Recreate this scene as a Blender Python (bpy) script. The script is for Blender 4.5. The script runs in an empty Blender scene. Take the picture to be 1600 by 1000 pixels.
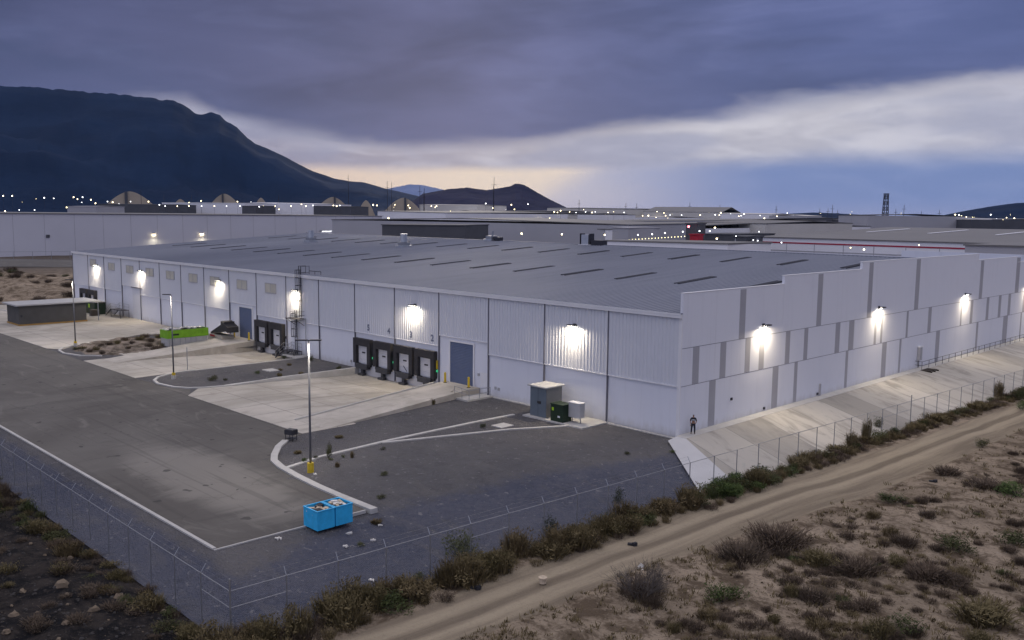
import bpy, math, random
from mathutils import Vector, Matrix, noise
R = math.radians
SC = bpy.context.scene
COL = SC.collection

# ------------------------------------------------------------------ camera
CAM = Vector((45.0623, -65.9112, 19.3885))
YAW, PITCH, ROLL, FPX = -0.7883967, 0.1174825, 0.0109972, 1407.57
fwd = Vector((math.sin(YAW)*math.cos(PITCH), math.cos(YAW)*math.cos(PITCH), -math.sin(PITCH)))
r0 = Vector((math.cos(YAW), -math.sin(YAW), 0)); u0 = r0.cross(fwd)
rt = r0*math.cos(ROLL)+u0*math.sin(ROLL); up = -r0*math.sin(ROLL)+u0*math.cos(ROLL)
cd = bpy.data.cameras.new('camera'); cam = bpy.data.objects.new('camera', cd); COL.objects.link(cam)
cd.sensor_width = 36; cd.lens = FPX/1600*36; cd.clip_start = 0.5; cd.clip_end = 60000
cam.matrix_world = Matrix(((rt.x, up.x, -fwd.x, CAM.x), (rt.y, up.y, -fwd.y, CAM.y), (rt.z, up.z, -fwd.z, CAM.z), (0, 0, 0, 1)))
SC.camera = cam
SC.view_settings.view_transform = 'Standard'; SC.view_settings.look = 'None'
SC.view_settings.exposure = 0.18; SC.view_settings.gamma = 1
SC.cycles.max_bounces = 5; SC.cycles.diffuse_bounces = 3; SC.cycles.transparent_max_bounces = 12
SC.cycles.volume_bounces = 1; SC.cycles.use_denoising = True

def ray(px, py): return fwd+rt*((px-800)/FPX)-up*((py-500)/FPX)
def at(px, py, z=-0.3):
    d = ray(px, py); t = (z-CAM.z)/d.z; return CAM+d*t
def far(px, py, D):
    """point D metres (horizontally) away along the bearing of a pixel, at the height it shows"""
    d = ray(px, py); h = math.hypot(d.x, d.y); return CAM+d*(D/h)

# ------------------------------------------------------------------ node helper
class NT:
    def __init__(s, tree): s.t = tree; s.n = tree.nodes; s.l = tree.links
    def new(s, typ, **kw):
        nd = s.n.new(typ)
        for k, v in kw.items(): setattr(nd, k, v)
        return nd
    def put(s, sock, v):
        if isinstance(v, bpy.types.NodeSocket): s.l.new(v, sock)
        elif v is not None:
            if hasattr(sock, 'default_value'):
                if isinstance(v, (tuple, list)) and len(v) == 3 and sock.type == 'RGBA': v = (*v, 1)
                sock.default_value = v
    def math(s, op, a, b=None, c=None, clamp=False):
        nd = s.new('ShaderNodeMath', operation=op); nd.use_clamp = clamp
        s.put(nd.inputs[0], a); s.put(nd.inputs[1], b); s.put(nd.inputs[2], c); return nd.outputs[0]
    def mix(s, f, a, b, blend='MIX'):
        nd = s.new('ShaderNodeMix', data_type='RGBA', blend_type=blend)
        s.put(nd.inputs[0], f); s.put(nd.inputs[6], a); s.put(nd.inputs[7], b); return nd.outputs[2]
    def rng(s, v, a, b, c=0.0, d=1.0, smooth=True):
        nd = s.new('ShaderNodeMapRange'); nd.interpolation_type = 'SMOOTHSTEP' if smooth else 'LINEAR'
        s.put(nd.inputs[0], v); s.put(nd.inputs[1], a); s.put(nd.inputs[2], b); s.put(nd.inputs[3], c); s.put(nd.inputs[4], d)
        return nd.outputs[0]
    def noise(s, vec, scale, detail=4, rough=.55, dist=0.0):
        nd = s.new('ShaderNodeTexNoise'); s.put(nd.inputs['Vector'], vec); nd.inputs['Scale'].default_value = scale
        nd.inputs['Detail'].default_value = detail; nd.inputs['Roughness'].default_value = rough; nd.inputs['Distortion'].default_value = dist
        return nd.outputs['Fac']
    def scl(s, vec, x, y, z):
        nd = s.new('ShaderNodeVectorMath', operation='MULTIPLY'); s.put(nd.inputs[0], vec); nd.inputs[1].default_value = (x, y, z); return nd.outputs[0]
    def ramp(s, f, pts, interp='LINEAR'):
        nd = s.new('ShaderNodeValToRGB'); nd.color_ramp.interpolation = interp; e = nd.color_ramp.elements
        e[0].position = pts[0][0]; e[1].position = pts[-1][0]
        for p, c in pts[1:-1]: e.new(p)
        for i, (p, c) in enumerate(pts): e[i].color = (*(c if isinstance(c, (tuple, list)) else (c, c, c)), 1)
        s.put(nd.inputs[0], f); return nd.outputs[0]
    def xyz(s, x, y, z):
        nd = s.new('ShaderNodeCombineXYZ'); s.put(nd.inputs[0], x); s.put(nd.inputs[1], y); s.put(nd.inputs[2], z); return nd.outputs[0]

# ------------------------------------------------------------------ sky
SUN_AZ, SUN_EL = R(-49), R(9)
w = bpy.data.worlds.new('World'); SC.world = w; w.use_nodes = True
T = NT(w.node_tree); T.n.clear()
tc = T.new('ShaderNodeTexCoord'); sp = T.new('ShaderNodeSeparateXYZ'); T.l.new(tc.outputs['Generated'], sp.inputs[0])
az = T.math('ARCTAN2', sp.outputs[0], sp.outputs[1]); el = T.math('ARCSINE', sp.outputs[2])
elp = T.math('MAXIMUM', el, 0.0)
af = T.math('MULTIPLY', T.math('ADD', az, 1.4), 1/1.6, clamp=True)
EK = [(0, .40), (.12, .42), (.169, .44), (.22, .33), (.311, .285), (.403, .325), (.511, .435), (.613, .495), (.70, .55), (1, .62)]
edge = T.math('MULTIPLY', T.ramp(af, EK), .25)
cv = T.xyz(T.math('MULTIPLY', az, 3.6), T.math('MULTIPLY', el, 14), 0.0)
n1 = T.noise(cv, 1.1, 6, .5, .3); n2 = T.noise(T.scl(cv, 1, 1, 1), 3.1, 6, .55, .4)
cv2 = T.xyz(T.math('MULTIPLY', az, 2.0), T.math('ADD', T.math('MULTIPLY', el, 9), T.math('MULTIPLY', az, -.9)), 3.0)
n3 = T.noise(cv2, 1.4, 5, .5, .5)
off = T.math('ADD', T.math('MULTIPLY', T.math('SUBTRACT', n1, .5), .035), T.math('MULTIPLY', T.math('SUBTRACT', n2, .5), .030))
ee = T.math('ADD', T.math('SUBTRACT', el, edge), off)
mask = T.rng(ee, -.012, .014)
# upper cloud deck
side = T.rng(az, -1.15, -.35)
ca = T.mix(side, (.058, .060, .115), (.098, .116, .228))
cb = T.mix(side, (.100, .102, .185), (.178, .198, .362))
cloud = T.mix(T.rng(T.math('ADD', T.math('MULTIPLY', n3, .88), T.math('MULTIPLY', n2, .12)), .36, .64), ca, cb)
cloud = T.mix(T.math('MULTIPLY', T.rng(n2, .50, .80), .20), cloud, (.20, .22, .36))
cloud = T.mix(T.math('MULTIPLY', T.rng(n1, .52, .32), .6), cloud, (.055, .065, .125))
cloud = T.mix(T.math('MULTIPLY', T.rng(ee, .050, .004), .45), cloud, (.085, .095, .18))
zen = T.rng(el, .20, .75)
cloud = T.mix(zen, cloud, (.80, .77, .86))
back = T.rng(T.math('ABSOLUTE', az), 2.05, 2.8)
cloud = T.mix(T.math('MULTIPLY', back, T.math('SUBTRACT', 1.0, zen)), cloud, (.64, .66, .86))
# bright band below the deck
band = T.ramp(af, [(0, (.16, .17, .27)), (.2, (.27, .25, .33)), (.3, (.36, .33, .37)), (.42, (.42, .40, .44)), (.52, (.46, .45, .50)), (.62, (.50, .49, .54)), (.72, (.54, .52, .57)), (1, (.50, .52, .66))])
band = T.mix(T.math('MULTIPLY', T.rng(n2, .38, .66), .6), band, T.mix(.6, band, (.92, .90, .94)))
band = T.mix(T.math('MULTIPLY', T.rng(n1, .56, .38), .6), band, (.30, .32, .44))
glow0 = T.ramp(af, [(0, (.2, .2, .3)), (.16, (.45, .36, .32)), (.24, (.86, .66, .47)), (.36, (1.0, .82, .58)), (.5, (.95, .80, .62)), (1, (.6, .6, .6))])
hz = T.mix(T.rng(az, -.78, -.50), (.64, .60, .62), (.185, .25, .47))
hz = T.mix(T.math('MULTIPLY', T.rng(el, .022, .0), .35), hz, (.40, .40, .55))
hz = T.mix(T.math('MULTIPLY', T.rng(n2, .45, .7), .25), hz, (.32, .38, .60))
shoulder = T.rng(T.math('SUBTRACT', T.math('ADD', az, .800), T.math('MULTIPLY', el, 1.53)), -.020, .050)
glow = T.mix(shoulder, glow0, hz)
gm = T.rng(T.math('ADD', el, T.math('MULTIPLY', off, .35)), T.ramp(af, [(0, .040), (.45, .042), (.6, .046), (1, .048)]), T.ramp(af, [(0, .052), (.45, .056), (.6, .078), (1, .084)]))
low = T.mix(1.0, T.mix(gm, glow, band), (1.04, 1.02, 1.0), 'MULTIPLY')
behind = T.rng(T.math('ABSOLUTE', T.math('ADD', az, .75)), 1.0, 1.9)
low = T.mix(behind, low, (.17, .19, .33)); low = T.mix(back, low, (.64, .66, .86))
cloud = T.mix(T.math('SUBTRACT', 1.0, zen), cloud, T.mix(1.0, cloud, (.83, .88, 1.02), 'MULTIPLY'))
sky = T.mix(mask, low, cloud)
grd = T.rng(el, -.02, -.002)
sky = T.mix(grd, (.05, .05, .06), sky)
st = T.new('ShaderNodeTexSky', sky_type='NISHITA'); st.sun_disc = False; st.sun_elevation = SUN_EL; st.sun_rotation = SUN_AZ
bg1 = T.new('ShaderNodeBackground'); T.l.new(st.outputs[0], bg1.inputs[0]); bg1.inputs[1].default_value = 0.05
bg2 = T.new('ShaderNodeBackground'); T.l.new(sky, bg2.inputs[0]); bg2.inputs[1].default_value = 1.0
mx = T.new('ShaderNodeMixShader'); mx.inputs[0].default_value = .97
T.l.new(bg1.outputs[0], mx.inputs[1]); T.l.new(bg2.outputs[0], mx.inputs[2])
wo = T.new('ShaderNodeOutputWorld'); T.l.new(mx.outputs[0], wo.inputs[0])

sd = bpy.data.lights.new('sun', 'SUN'); sd.energy = 0.5; sd.angle = R(14); sd.color = (1, .9, .8)
so = bpy.data.objects.new('sun', sd); COL.objects.link(so)
sv = Vector((math.sin(SUN_AZ)*math.cos(SUN_EL), math.cos(SUN_AZ)*math.cos(SUN_EL), math.sin(SUN_EL)))
so.rotation_euler = sv.to_track_quat('Z', 'Y').to_euler()

POLE_W, PACK_W, PACKR_W = 1000, 520, 470

# ------------------------------------------------------------------ mesh helpers
class MB:
    def __init__(s): s.v = []; s.f = []; s.m = []
    def quad(s, a, b, c, d, m=0):
        i = len(s.v); s.v += [tuple(a), tuple(b), tuple(c), tuple(d)]; s.f.append((i, i+1, i+2, i+3)); s.m.append(m)
    def tri(s, a, b, c, m=0):
        i = len(s.v); s.v += [tuple(a), tuple(b), tuple(c)]; s.f.append((i, i+1, i+2)); s.m.append(m)
    def box(s, x0, y0, z0, x1, y1, z1, m=0):
        s.prism([(x0, y0), (x1, y0), (x1, y1), (x0, y1)], z0, z1, m); return s
    def prism(s, pts, z0, z1, m=0):
        """z0,z1: number or per-point lists; pts counter-clockwise"""
        n = len(pts); a = z0 if isinstance(z0, (list, tuple)) else [z0]*n; b = z1 if isinstance(z1, (list, tuple)) else [z1]*n
        ar = sum(pts[i][0]*pts[(i+1) % n][1]-pts[(i+1) % n][0]*pts[i][1] for i in range(n))
        if ar < 0: pts = pts[::-1]; a = a[::-1]; b = b[::-1]
        i = len(s.v)
        s.v += [(p[0], p[1], a[k]) for k, p in enumerate(pts)]+[(p[0], p[1], b[k]) for k, p in enumerate(pts)]
        s.f.append(tuple(range(i+n-1, i-1, -1))); s.f.append(tuple(range(i+n, i+2*n))); s.m += [m, m]
        for k in range(n):
            l = (k+1) % n; s.f.append((i+k, i+l, i+n+l, i+n+k)); s.m.append(m)
        return s
    def tube(s, a, b, r, seg=6, r2=None, m=0):
        a = Vector(a); b = Vector(b); r2 = r if r2 is None else r2; d = (b-a)
        if d.length < 1e-6: return s
        d.normalize(); x = d.orthogonal().normalized(); y = d.cross(x); i = len(s.v)
        for p, rr in ((a, r), (b, r2)):
            for k in range(seg):
                t = 2*math.pi*k/seg; s.v.append(tuple(p+x*(rr*math.cos(t))+y*(rr*math.sin(t))))
        for k in range(seg):
            l = (k+1) % seg; s.f.append((i+k, i+l, i+seg+l, i+seg+k)); s.m.append(m)
        s.f.append(tuple(range(i+seg-1, i-1, -1))); s.f.append(tuple(range(i+seg, i+2*seg))); s.m += [m, m]
        return s
    def obox(s, c, ax, hx, hy, z0, z1, m=0):
        """box rotated about z by angle ax around centre c"""
        ca, sa = math.cos(ax), math.sin(ax)
        s.prism([(c[0]+ca*x-sa*y, c[1]+sa*x+ca*y) for x, y in ((-hx, -hy), (hx, -hy), (hx, hy), (-hx, hy))], z0, z1, m); return s
    def build(s, name, mats, parent=None, smooth=False, loc=None):
        me = bpy.data.meshes.new(name); me.from_pydata(s.v, [], s.f)
        if not isinstance(mats, (list, tuple)): mats = [mats]
        for m in mats: me.materials.append(m)
        if any(s.m): me.polygons.foreach_set('material_index', s.m)
        if smooth: me.polygons.foreach_set('use_smooth', [True]*len(s.f))
        me.update()
        o = bpy.data.objects.new(name, me); COL.objects.link(o)
        if parent:
            o.parent = parent
            if loc is None: o.matrix_parent_inverse = Matrix.Translation(parent.location).inverted()
        if loc is not None: o.location = loc
        return o
def thing(name, label, cat, loc=(0, 0, 0), group=None, rz=0):
    o = bpy.data.objects.new(name, None); COL.objects.link(o); o.location = loc; o.rotation_euler = (0, 0, rz); o.empty_display_size = .3
    o['label'] = label; o['category'] = cat
    if group: o['group'] = group
    return o
def tag(o, label, cat, group=None, kind=None):
    if kind: o['kind'] = kind
    if label: o['label'] = label
    if cat: o['category'] = cat
    if group: o['group'] = group
    return o
def struct(o): o['kind'] = 'structure'; return o
def dup(root, loc, label=None, rz=None, scale=None):
    """copy a thing, its parts and their sub-parts (built in the thing's own coordinates)"""
    c = root.copy(); COL.objects.link(c); c.location = loc
    if rz is not None: c.rotation_euler = (0, 0, rz)
    if scale is not None: c.scale = scale
    if label: c['label'] = label
    def kids(src, dst):
        for ch in src.children:
            k = ch.copy(); COL.objects.link(k); k.parent = dst; kids(ch, k)
    kids(root, c)
    return c

# ------------------------------------------------------------------ materials
def mat(name, col, rough=.7, metal=0.0, var=.10, scale=1.0, bump=0.0, bscale=20, spec=.3, emit=None, estr=0.0):
    m = bpy.data.materials.new(name); m.use_nodes = True; t = NT(m.node_tree); b = t.n['Principled BSDF']
    b.inputs['Roughness'].default_value = rough; b.inputs['Metallic'].default_value = metal; b.inputs['Specular IOR Level'].default_value = spec
    g = t.new('ShaderNodeNewGeometry').outputs['Position']
    if var:
        f = t.noise(g, scale, 5, .6)
        c = t.mix(f, tuple(x*(1-2*var) for x in col), tuple(min(1, x*(1+2*var)) for x in col)); t.put(b.inputs['Base Color'], c)
    else: b.inputs['Base Color'].default_value = (*col, 1)
    if bump:
        bn = t.new('ShaderNodeBump'); bn.inputs['Strength'].default_value = bump; bn.inputs['Distance'].default_value = .05
        t.put(bn.inputs['Height'], t.noise(g, bscale, 4)); t.l.new(bn.outputs[0], b.inputs['Normal'])
    if emit: b.inputs['Emission Color'].default_value = (*emit, 1); b.inputs['Emission Strength'].default_value = estr
    return m
def custom(name, fn, rough=.85, spec=.25, metal=0.0):
    m = bpy.data.materials.new(name); m.use_nodes = True; t = NT(m.node_tree); b = t.n['Principled BSDF']
    b.inputs['Roughness'].default_value = rough; b.inputs['Specular IOR Level'].default_value = spec; b.inputs['Metallic'].default_value = metal
    g = t.new('ShaderNodeNewGeometry').outputs['Position']
    c, h, bs, bd = fn(t, g, b)
    t.put(b.inputs['Base Color'], c)
    if h is not None:
        bn = t.new('ShaderNodeBump'); bn.inputs['Strength'].default_value = bs; bn.inputs['Distance'].default_value = bd
        t.put(bn.inputs['Height'], h); t.l.new(bn.outputs[0], b.inputs['Normal'])
    return m
M = {}
def f_white(t, g, b):
    st = t.noise(t.scl(g, 1.2, 1.2, .10), 1.0, 5, .6)
    blot = t.noise(g, .35, 5, .6)
    c = t.mix(t.rng(st, .5, .9), (.69, .705, .765), (.63, .645, .70))
    c = t.mix(t.math('MULTIPLY', t.rng(blot, .5, .8), .35), c, (.60, .61, .67))
    sp = t.new('ShaderNodeSeparateXYZ'); t.put(sp.inputs[0], g)
    dirt = t.math('MULTIPLY', t.rng(t.math('SUBTRACT', sp.outputs[2], t.math('MULTIPLY', t.noise(t.scl(g, 1, 1, .3), 1.3, 5, .7), 1.6)), -.1, -1.2), .55)
    c = t.mix(dirt, c, (.42, .40, .37))
    runs = t.math('MULTIPLY', t.rng(t.noise(t.scl(g, 2.2, 2.2, .06), 1.0, 4, .6), .60, .72), .16)
    c = t.mix(runs, c, (.44, .44, .46))
    return c, t.noise(g, 9, 4), .08, .02
M['white_wall'] = custom('white_painted_concrete', f_white, .75)
M['white_metal'] = mat('white_cladding_metal', (.62, .635, .68), .5, 0, .03, .5, spec=.4)
M['white_trim'] = mat('white_trim_metal', (.72, .72, .74), .5, 0, .04, 1)
M['joint'] = mat('dark_joint', (.14, .14, .17), .8, 0, .1, 2)
def f_gray(t, g, b):
    return t.mix(t.noise(g, .6, 5), (.32, .32, .35), (.40, .40, .43)), t.noise(g, 8, 3), .08, .02
M['grey_paint'] = custom('grey_stripe_paint', f_gray, .8)
def f_roof(t, g, b):
    sp = t.new('ShaderNodeSeparateXYZ'); t.put(sp.inputs[0], g)
    big = t.noise(t.scl(g, .05, .02, 0), 1.0, 5, .6); st = t.noise(t.scl(g, 1.6, .03, 0), 1.0, 4, .6)
    c = t.mix(t.rng(big, .3, .7), (.155, .17, .215), (.20, .215, .265))
    c = t.mix(t.math('MULTIPLY', t.rng(st, .48, .75), .5), c, (.13, .142, .175))
    lap = t.math('PINGPONG', sp.outputs[1], 9.1)
    c = t.mix(t.math('MULTIPLY', t.rng(lap, .10, .03), .35), c, (.10, .11, .14))
    wn = t.new('ShaderNodeTexWhiteNoise', noise_dimensions='2D'); t.put(wn.inputs[0], t.xyz(t.math('FLOOR', t.math('DIVIDE', sp.outputs[0], .93)), t.math('FLOOR', t.math('DIVIDE', sp.outputs[1], 9.1)), 0.0))
    c = t.mix(t.math('MULTIPLY', wn.outputs[0], .22), c, (.24, .255, .30))
    ph = t.math('SINE', t.math('MULTIPLY', sp.outputs[0], 2*math.pi/.62))
    return c, t.math('POWER', t.math('MAXIMUM', ph, 0.0), 4.0), .55, .05
M['roof'] = custom('roof_sheet', f_roof, .5, .4)
M['skylight'] = mat('dark_skylight_sheet', (.055, .058, .072), .95, 0, .1, .5, spec=.02)
def f_asph(t, g, b):
    big = t.noise(g, .045, 6, .6, .6); mid = t.noise(t.scl(g, .35, .12, 1), 1.0, 6, .65, .8); fine = t.noise(g, 14, 3)
    c = t.mix(t.rng(big, .35, .65), (.094, .087, .080), (.138, .130, .119))
    c = t.mix(t.math('MULTIPLY', t.rng(mid, .52, .78), .65), c, (.155, .146, .135))
    c = t.mix(t.math('MULTIPLY', t.rng(mid, .46, .28), .45), c, (.048, .046, .045))
    sp = t.new('ShaderNodeSeparateXYZ'); t.put(sp.inputs[0], g)
    # pale dusty area near the far end of the yard by the kerb
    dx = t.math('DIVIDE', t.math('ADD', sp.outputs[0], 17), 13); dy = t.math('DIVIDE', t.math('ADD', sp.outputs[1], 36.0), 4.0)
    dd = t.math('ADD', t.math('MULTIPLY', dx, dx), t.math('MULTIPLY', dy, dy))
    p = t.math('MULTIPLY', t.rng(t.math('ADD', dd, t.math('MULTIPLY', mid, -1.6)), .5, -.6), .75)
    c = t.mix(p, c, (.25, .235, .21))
    c = t.mix(t.math('MULTIPLY', t.rng(t.noise(t.scl(g, .16, .5, 1), .6, 6, .7, 1.5), .54, .70), .45), c, (.22, .205, .185))
    tyr = t.noise(t.scl(g, .03, 1.1, 1), 1.0, 4, .6, 1.4)
    c = t.mix(t.math('MULTIPLY', t.rng(tyr, .57, .63), .28), c, (.05, .048, .046))
    v3 = t.new('ShaderNodeTexVoronoi', feature='DISTANCE_TO_EDGE'); v3.inputs['Scale'].default_value = .16; t.put(v3.inputs['Vector'], t.xyz(t.math('ADD', sp.outputs[0], t.math('MULTIPLY', fine, .8)), t.math('ADD', sp.outputs[1], t.math('MULTIPLY', mid, 3.0)), 0.0))
    c = t.mix(t.math('MULTIPLY', t.math('LESS_THAN', v3.outputs['Distance'], .0035), .35), c, (.035, .034, .033))
    spots = t.rng(t.noise(g, .9, 2, .4), .71, .74)
    c = t.mix(t.math('MULTIPLY', spots, .7), c, (.035, .034, .034))
    c = t.mix(t.math('MULTIPLY', fine, .25), c, (.13, .125, .12))
    return c, fine, .25, .02
M['asphalt'] = custom('asphalt', f_asph, .9, .2)
def f_conc(t, g, b):
    sp = t.new('ShaderNodeSeparateXYZ'); t.put(sp.inputs[0], g)
    big = t.noise(g, .12, 6, .65, .6); st = t.noise(t.scl(g, .9, .07, 1), 1.0, 5, .6, .3)
    c = t.mix(t.rng(big, .35, .7), (.34, .315, .27), (.50, .465, .41))
    c = t.mix(t.math('MULTIPLY', t.rng(st, .5, .72), .55), c, (.25, .235, .21))
    c = t.mix(t.math('MULTIPLY', t.rng(t.noise(g, .5, 3), .62, .72), .35), c, (.22, .19, .16))
    jx = t.math('PINGPONG', sp.outputs[0], 2.06); jy = t.math('PINGPONG', sp.outputs[1], 2.5)
    j = t.math('MINIMUM', jx, jy)
    c = t.mix(t.rng(j, .05, .02), c, (.17, .16, .15))
    return c, t.noise(g, 7, 4), .15, .02
M['concrete'] = custom('yard_concrete', f_conc, .85)
M['kerb'] = mat('kerb_concrete', (.46, .45, .43), .85, 0, .14, .8, .2, 8)
def f_ramp(t, g, b):
    big = t.noise(g, .3, 6, .65, .5); st = t.noise(t.scl(g, 2.0, .2, .6), 1.0, 5, .6)
    c = t.mix(t.rng(big, .35, .7), (.36, .335, .29), (.50, .465, .42))
    c = t.mix(t.math('MULTIPLY', t.rng(st, .5, .75), .5), c, (.24, .225, .2))
    return c, t.noise(g, 7, 4), .15, .02
M['ramp'] = custom('ramp_concrete', f_ramp, .85)
def f_slope(t, g, b):
    sp = t.new('ShaderNodeSeparateXYZ'); t.put(sp.inputs[0], g)
    k = t.math('FLOOR', t.math('DIVIDE', t.math('ADD', sp.outputs[1], t.math('MULTIPLY', sp.outputs[0], .35)), 6.1))
    wn = t.new('ShaderNodeTexWhiteNoise', noise_dimensions='1D'); t.put(wn.inputs[1], k)
    c = t.mix(wn.outputs[0], (.32, .30, .265), (.50, .47, .42))
    diag = t.xyz(t.math('ADD', t.math('MULTIPLY', sp.outputs[1], .35), t.math('MULTIPLY', sp.outputs[0], .13)), t.math('MULTIPLY', sp.outputs[0], .12), 0.0)
    n = t.noise(diag, 1.3, 6, .65, .8)
    c = t.mix(t.math('MULTIPLY', t.rng(n, .46, .68), .8), c, (.25, .235, .21))
    c = t.mix(t.math('MULTIPLY', t.rng(t.noise(g, .8, 5, .6, 1.2), .6, .75), .5), c, (.28, .31, .29))
    fr = t.math('PINGPONG', t.math('ADD', sp.outputs[1], t.math('MULTIPLY', sp.outputs[0], .35)), 3.05)
    c = t.mix(t.rng(fr, .06, .02), c, (.2, .2, .19))
    return c, t.noise(g, 5, 4), .25, .03
M['slope'] = custom('embankment_concrete', f_slope, .85)
M['slope_smooth'] = mat('smooth_pale_concrete', (.50, .50, .51), .8, 0, .08, .4, .1, 6)
def f_gravel(t, g, b):
    big = t.noise(g, .08, 6, .65, .5); mid = t.noise(g, .7, 6, .7); vo = t.new('ShaderNodeTexVoronoi'); vo.inputs['Scale'].default_value = 3.2; t.put(vo.inputs['Vector'], g)
    v2 = t.new('ShaderNodeTexVoronoi'); v2.inputs['Scale'].default_value = 9.0; t.put(v2.inputs['Vector'], g)
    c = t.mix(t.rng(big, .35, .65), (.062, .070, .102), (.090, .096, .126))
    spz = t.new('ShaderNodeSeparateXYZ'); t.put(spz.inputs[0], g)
    fl = t.rng(t.math('ADD', spz.outputs[2], t.math('MULTIPLY', t.math('SUBTRACT', mid, .5), .5)), -.62, -.40)  # flat browner, slope bluer: stone tone plus lamp warmth and sky blue in colour
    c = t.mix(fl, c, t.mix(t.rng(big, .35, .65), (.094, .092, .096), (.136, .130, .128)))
    rut = t.noise(t.scl(g, .25, .9, 1), .5, 4, .6, 1.2)
    c = t.mix(t.math('MULTIPLY', t.rng(rut, .55, .66), .35), c, (.15, .142, .135))
    c = t.mix(t.math('MULTIPLY', vo.outputs['Color'], .45), c, (.135, .133, .150))
    c = t.mix(t.math('MULTIPLY', t.rng(mid, .55, .75), .5), c, (.05, .05, .055))
    c = t.mix(t.math('MULTIPLY', t.rng(t.noise(g, 2.3, 2), .66, .70), .6), c, (.24, .235, .24))
    h = t.math('ADD', t.math('MULTIPLY', vo.outputs['Distance'], -.7), t.math('ADD', mid, v2.outputs['Distance']))
    return c, h, .9, .12
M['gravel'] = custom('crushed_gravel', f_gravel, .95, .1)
def f_ground(t, g, b):
    a = t.new('ShaderNodeVertexColor'); a.layer_name = 'zone'; z = t.new('ShaderNodeSeparateColor'); t.l.new(a.outputs[0], z.inputs[0])
    track, burnt, farz = z.outputs[0], z.outputs[1], z.outputs[2]
    sp = t.new('ShaderNodeSeparateXYZ'); t.put(sp.inputs[0], g); x, y = sp.outputs[0], sp.outputs[1]
    big = t.noise(g, .12, 6, .65, .6); mid = t.noise(g, .55, 7, .7, .5); fine = t.noise(g, 4.5, 5, .7)
    c = t.mix(t.rng(big, .35, .7), (.25, .20, .145), (.38, .305, .225))
    c = t.mix(t.rng(mid, .44, .62), c, (.12, .09, .062))
    c = t.mix(t.math('MULTIPLY', t.rng(fine, .5, .68), .75), c, (.085, .064, .045))
    c = t.mix(t.math('MULTIPLY', t.rng(t.noise(g, 2.0, 4), .6, .7), .5), c, (.40, .335, .26))
    # track: wheel ruts running with the fence
    u = t.math('SUBTRACT', t.math('SUBTRACT', x, t.math('MULTIPLY', y, .06)), 8.76)
    wob = t.noise(t.xyz(0.0, t.math('MULTIPLY', y, .035), 0.0), 1.0, 3)
    uu = t.math('ADD', u, t.math('MULTIPLY', t.math('SUBTRACT', wob, .5), 3.2))
    tv = t.xyz(uu, t.math('MULTIPLY', y, .07), 0.0)
    tn = t.noise(tv, 1.6, 6, .6)
    tc_ = t.mix(t.rng(tn, .35, .65), (.25, .205, .15), (.36, .30, .215))
    rd = t.ramp(t.math('DIVIDE', uu, 9.0), [(0, .5), (.30, .35), (.36, .75), (.43, .92), (.475, .05), (.53, .12), (.57, .95), (.63, .7), (.70, .22), (.85, .3), (1, .5)])
    tc_ = t.mix(t.math('MULTIPLY', t.math('ABSOLUTE', t.math('SUBTRACT', rd, .5)), 1.3), tc_, t.mix(t.math('GREATER_THAN', rd, .5), (.155, .125, .092), (.44, .37, .265)))
    tc_ = t.mix(t.math('MULTIPLY', t.rng(fine, .52, .75), .3), tc_, (.12, .105, .09))
    c = t.mix(t.rng(t.math('ADD', track, t.math('MULTIPLY', t.math('SUBTRACT', mid, .5), .5)), .35, .65), c, tc_)
    bc = t.mix(t.rng(mid, .4, .62), (.010, .010, .012), (.040, .034, .031))
    bc = t.mix(t.math('MULTIPLY', t.rng(fine, .56, .7), .6), bc, (.14, .12, .10))
    c = t.mix(t.rng(t.math('ADD', burnt, t.math('MULTIPLY', t.math('SUBTRACT', mid, .5), .8)), .35, .65), c, bc)
    fb = t.noise(t.scl(g, 1, 1, 0), .006, 6, .7, .5)
    fc = t.mix(t.rng(fb, .35, .65), (.045, .038, .036), (.12, .10, .085))
    c = t.mix(farz, c, fc)
    h = t.math('ADD', t.math('MULTIPLY', mid, 1.5), fine)
    return c, h, .9, .18
M['ground'] = custom('scrub_ground', f_ground, .95, .08)
def f_mound(t, g, b):
    mid = t.noise(g, .35, 7, .7, .5); fine = t.noise(g, 3, 5, .7)
    c = t.mix(t.rng(mid, .4, .6), (.24, .20, .165), (.07, .058, .045))
    c = t.mix(t.math('MULTIPLY', t.rng(fine, .5, .7), .5), c, (.12, .10, .08)); return c, mid, .8, .4
M['mound'] = custom('spoil_earth', f_mound, .95, .1)
M['blue_door'] = mat('blue_grey_door', (.105, .135, .22), .45, 0, .05, 1.5)
M['black_rubber'] = mat('black_rubber', (.040, .038, .040), .7, 0, .2, 3)
M['dock_grey'] = mat('dock_leveller_steel', (.07, .07, .075), .6, .2, .2, 3)
M['door_white'] = mat('dock_door_white', (.62, .62, .64), .5, 0, .08, 1.5)
M['steel'] = mat('galvanised_steel', (.33, .34, .36), .4, .7, .12, 2)
M['bright_steel'] = mat('bright_galvanised', (.55, .57, .6), .3, .8, .1, 2)
M['dark_steel'] = mat('dark_steel', (.05, .05, .06), .5, .5, .15, 3)
M['pole'] = mat('pole_paint', (.17, .175, .19), .4, .3, .08, 2)
M['yellow'] = mat('safety_yellow', (.62, .44, .03), .5, 0, .12, 3)
M['window_frame'] = mat('window_frame', (.36, .36, .38), .5, 0, .05, 2)
M['pane'] = mat('lit_pane', (.45, .44, .40), .15, 0, .12, .8, spec=.5, emit=(1, .9, .72), estr=.03)
M['shed_wall'] = mat('shed_render', (.085, .083, .08), .85, 0, .12, .8)
M['shed_roof'] = mat('shed_roof', (.40, .40, .40), .6, 0, .08, 1)
M['shed_base'] = mat('shed_ochre_base', (.33, .2, .06), .8, 0, .15, 1)
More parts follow.
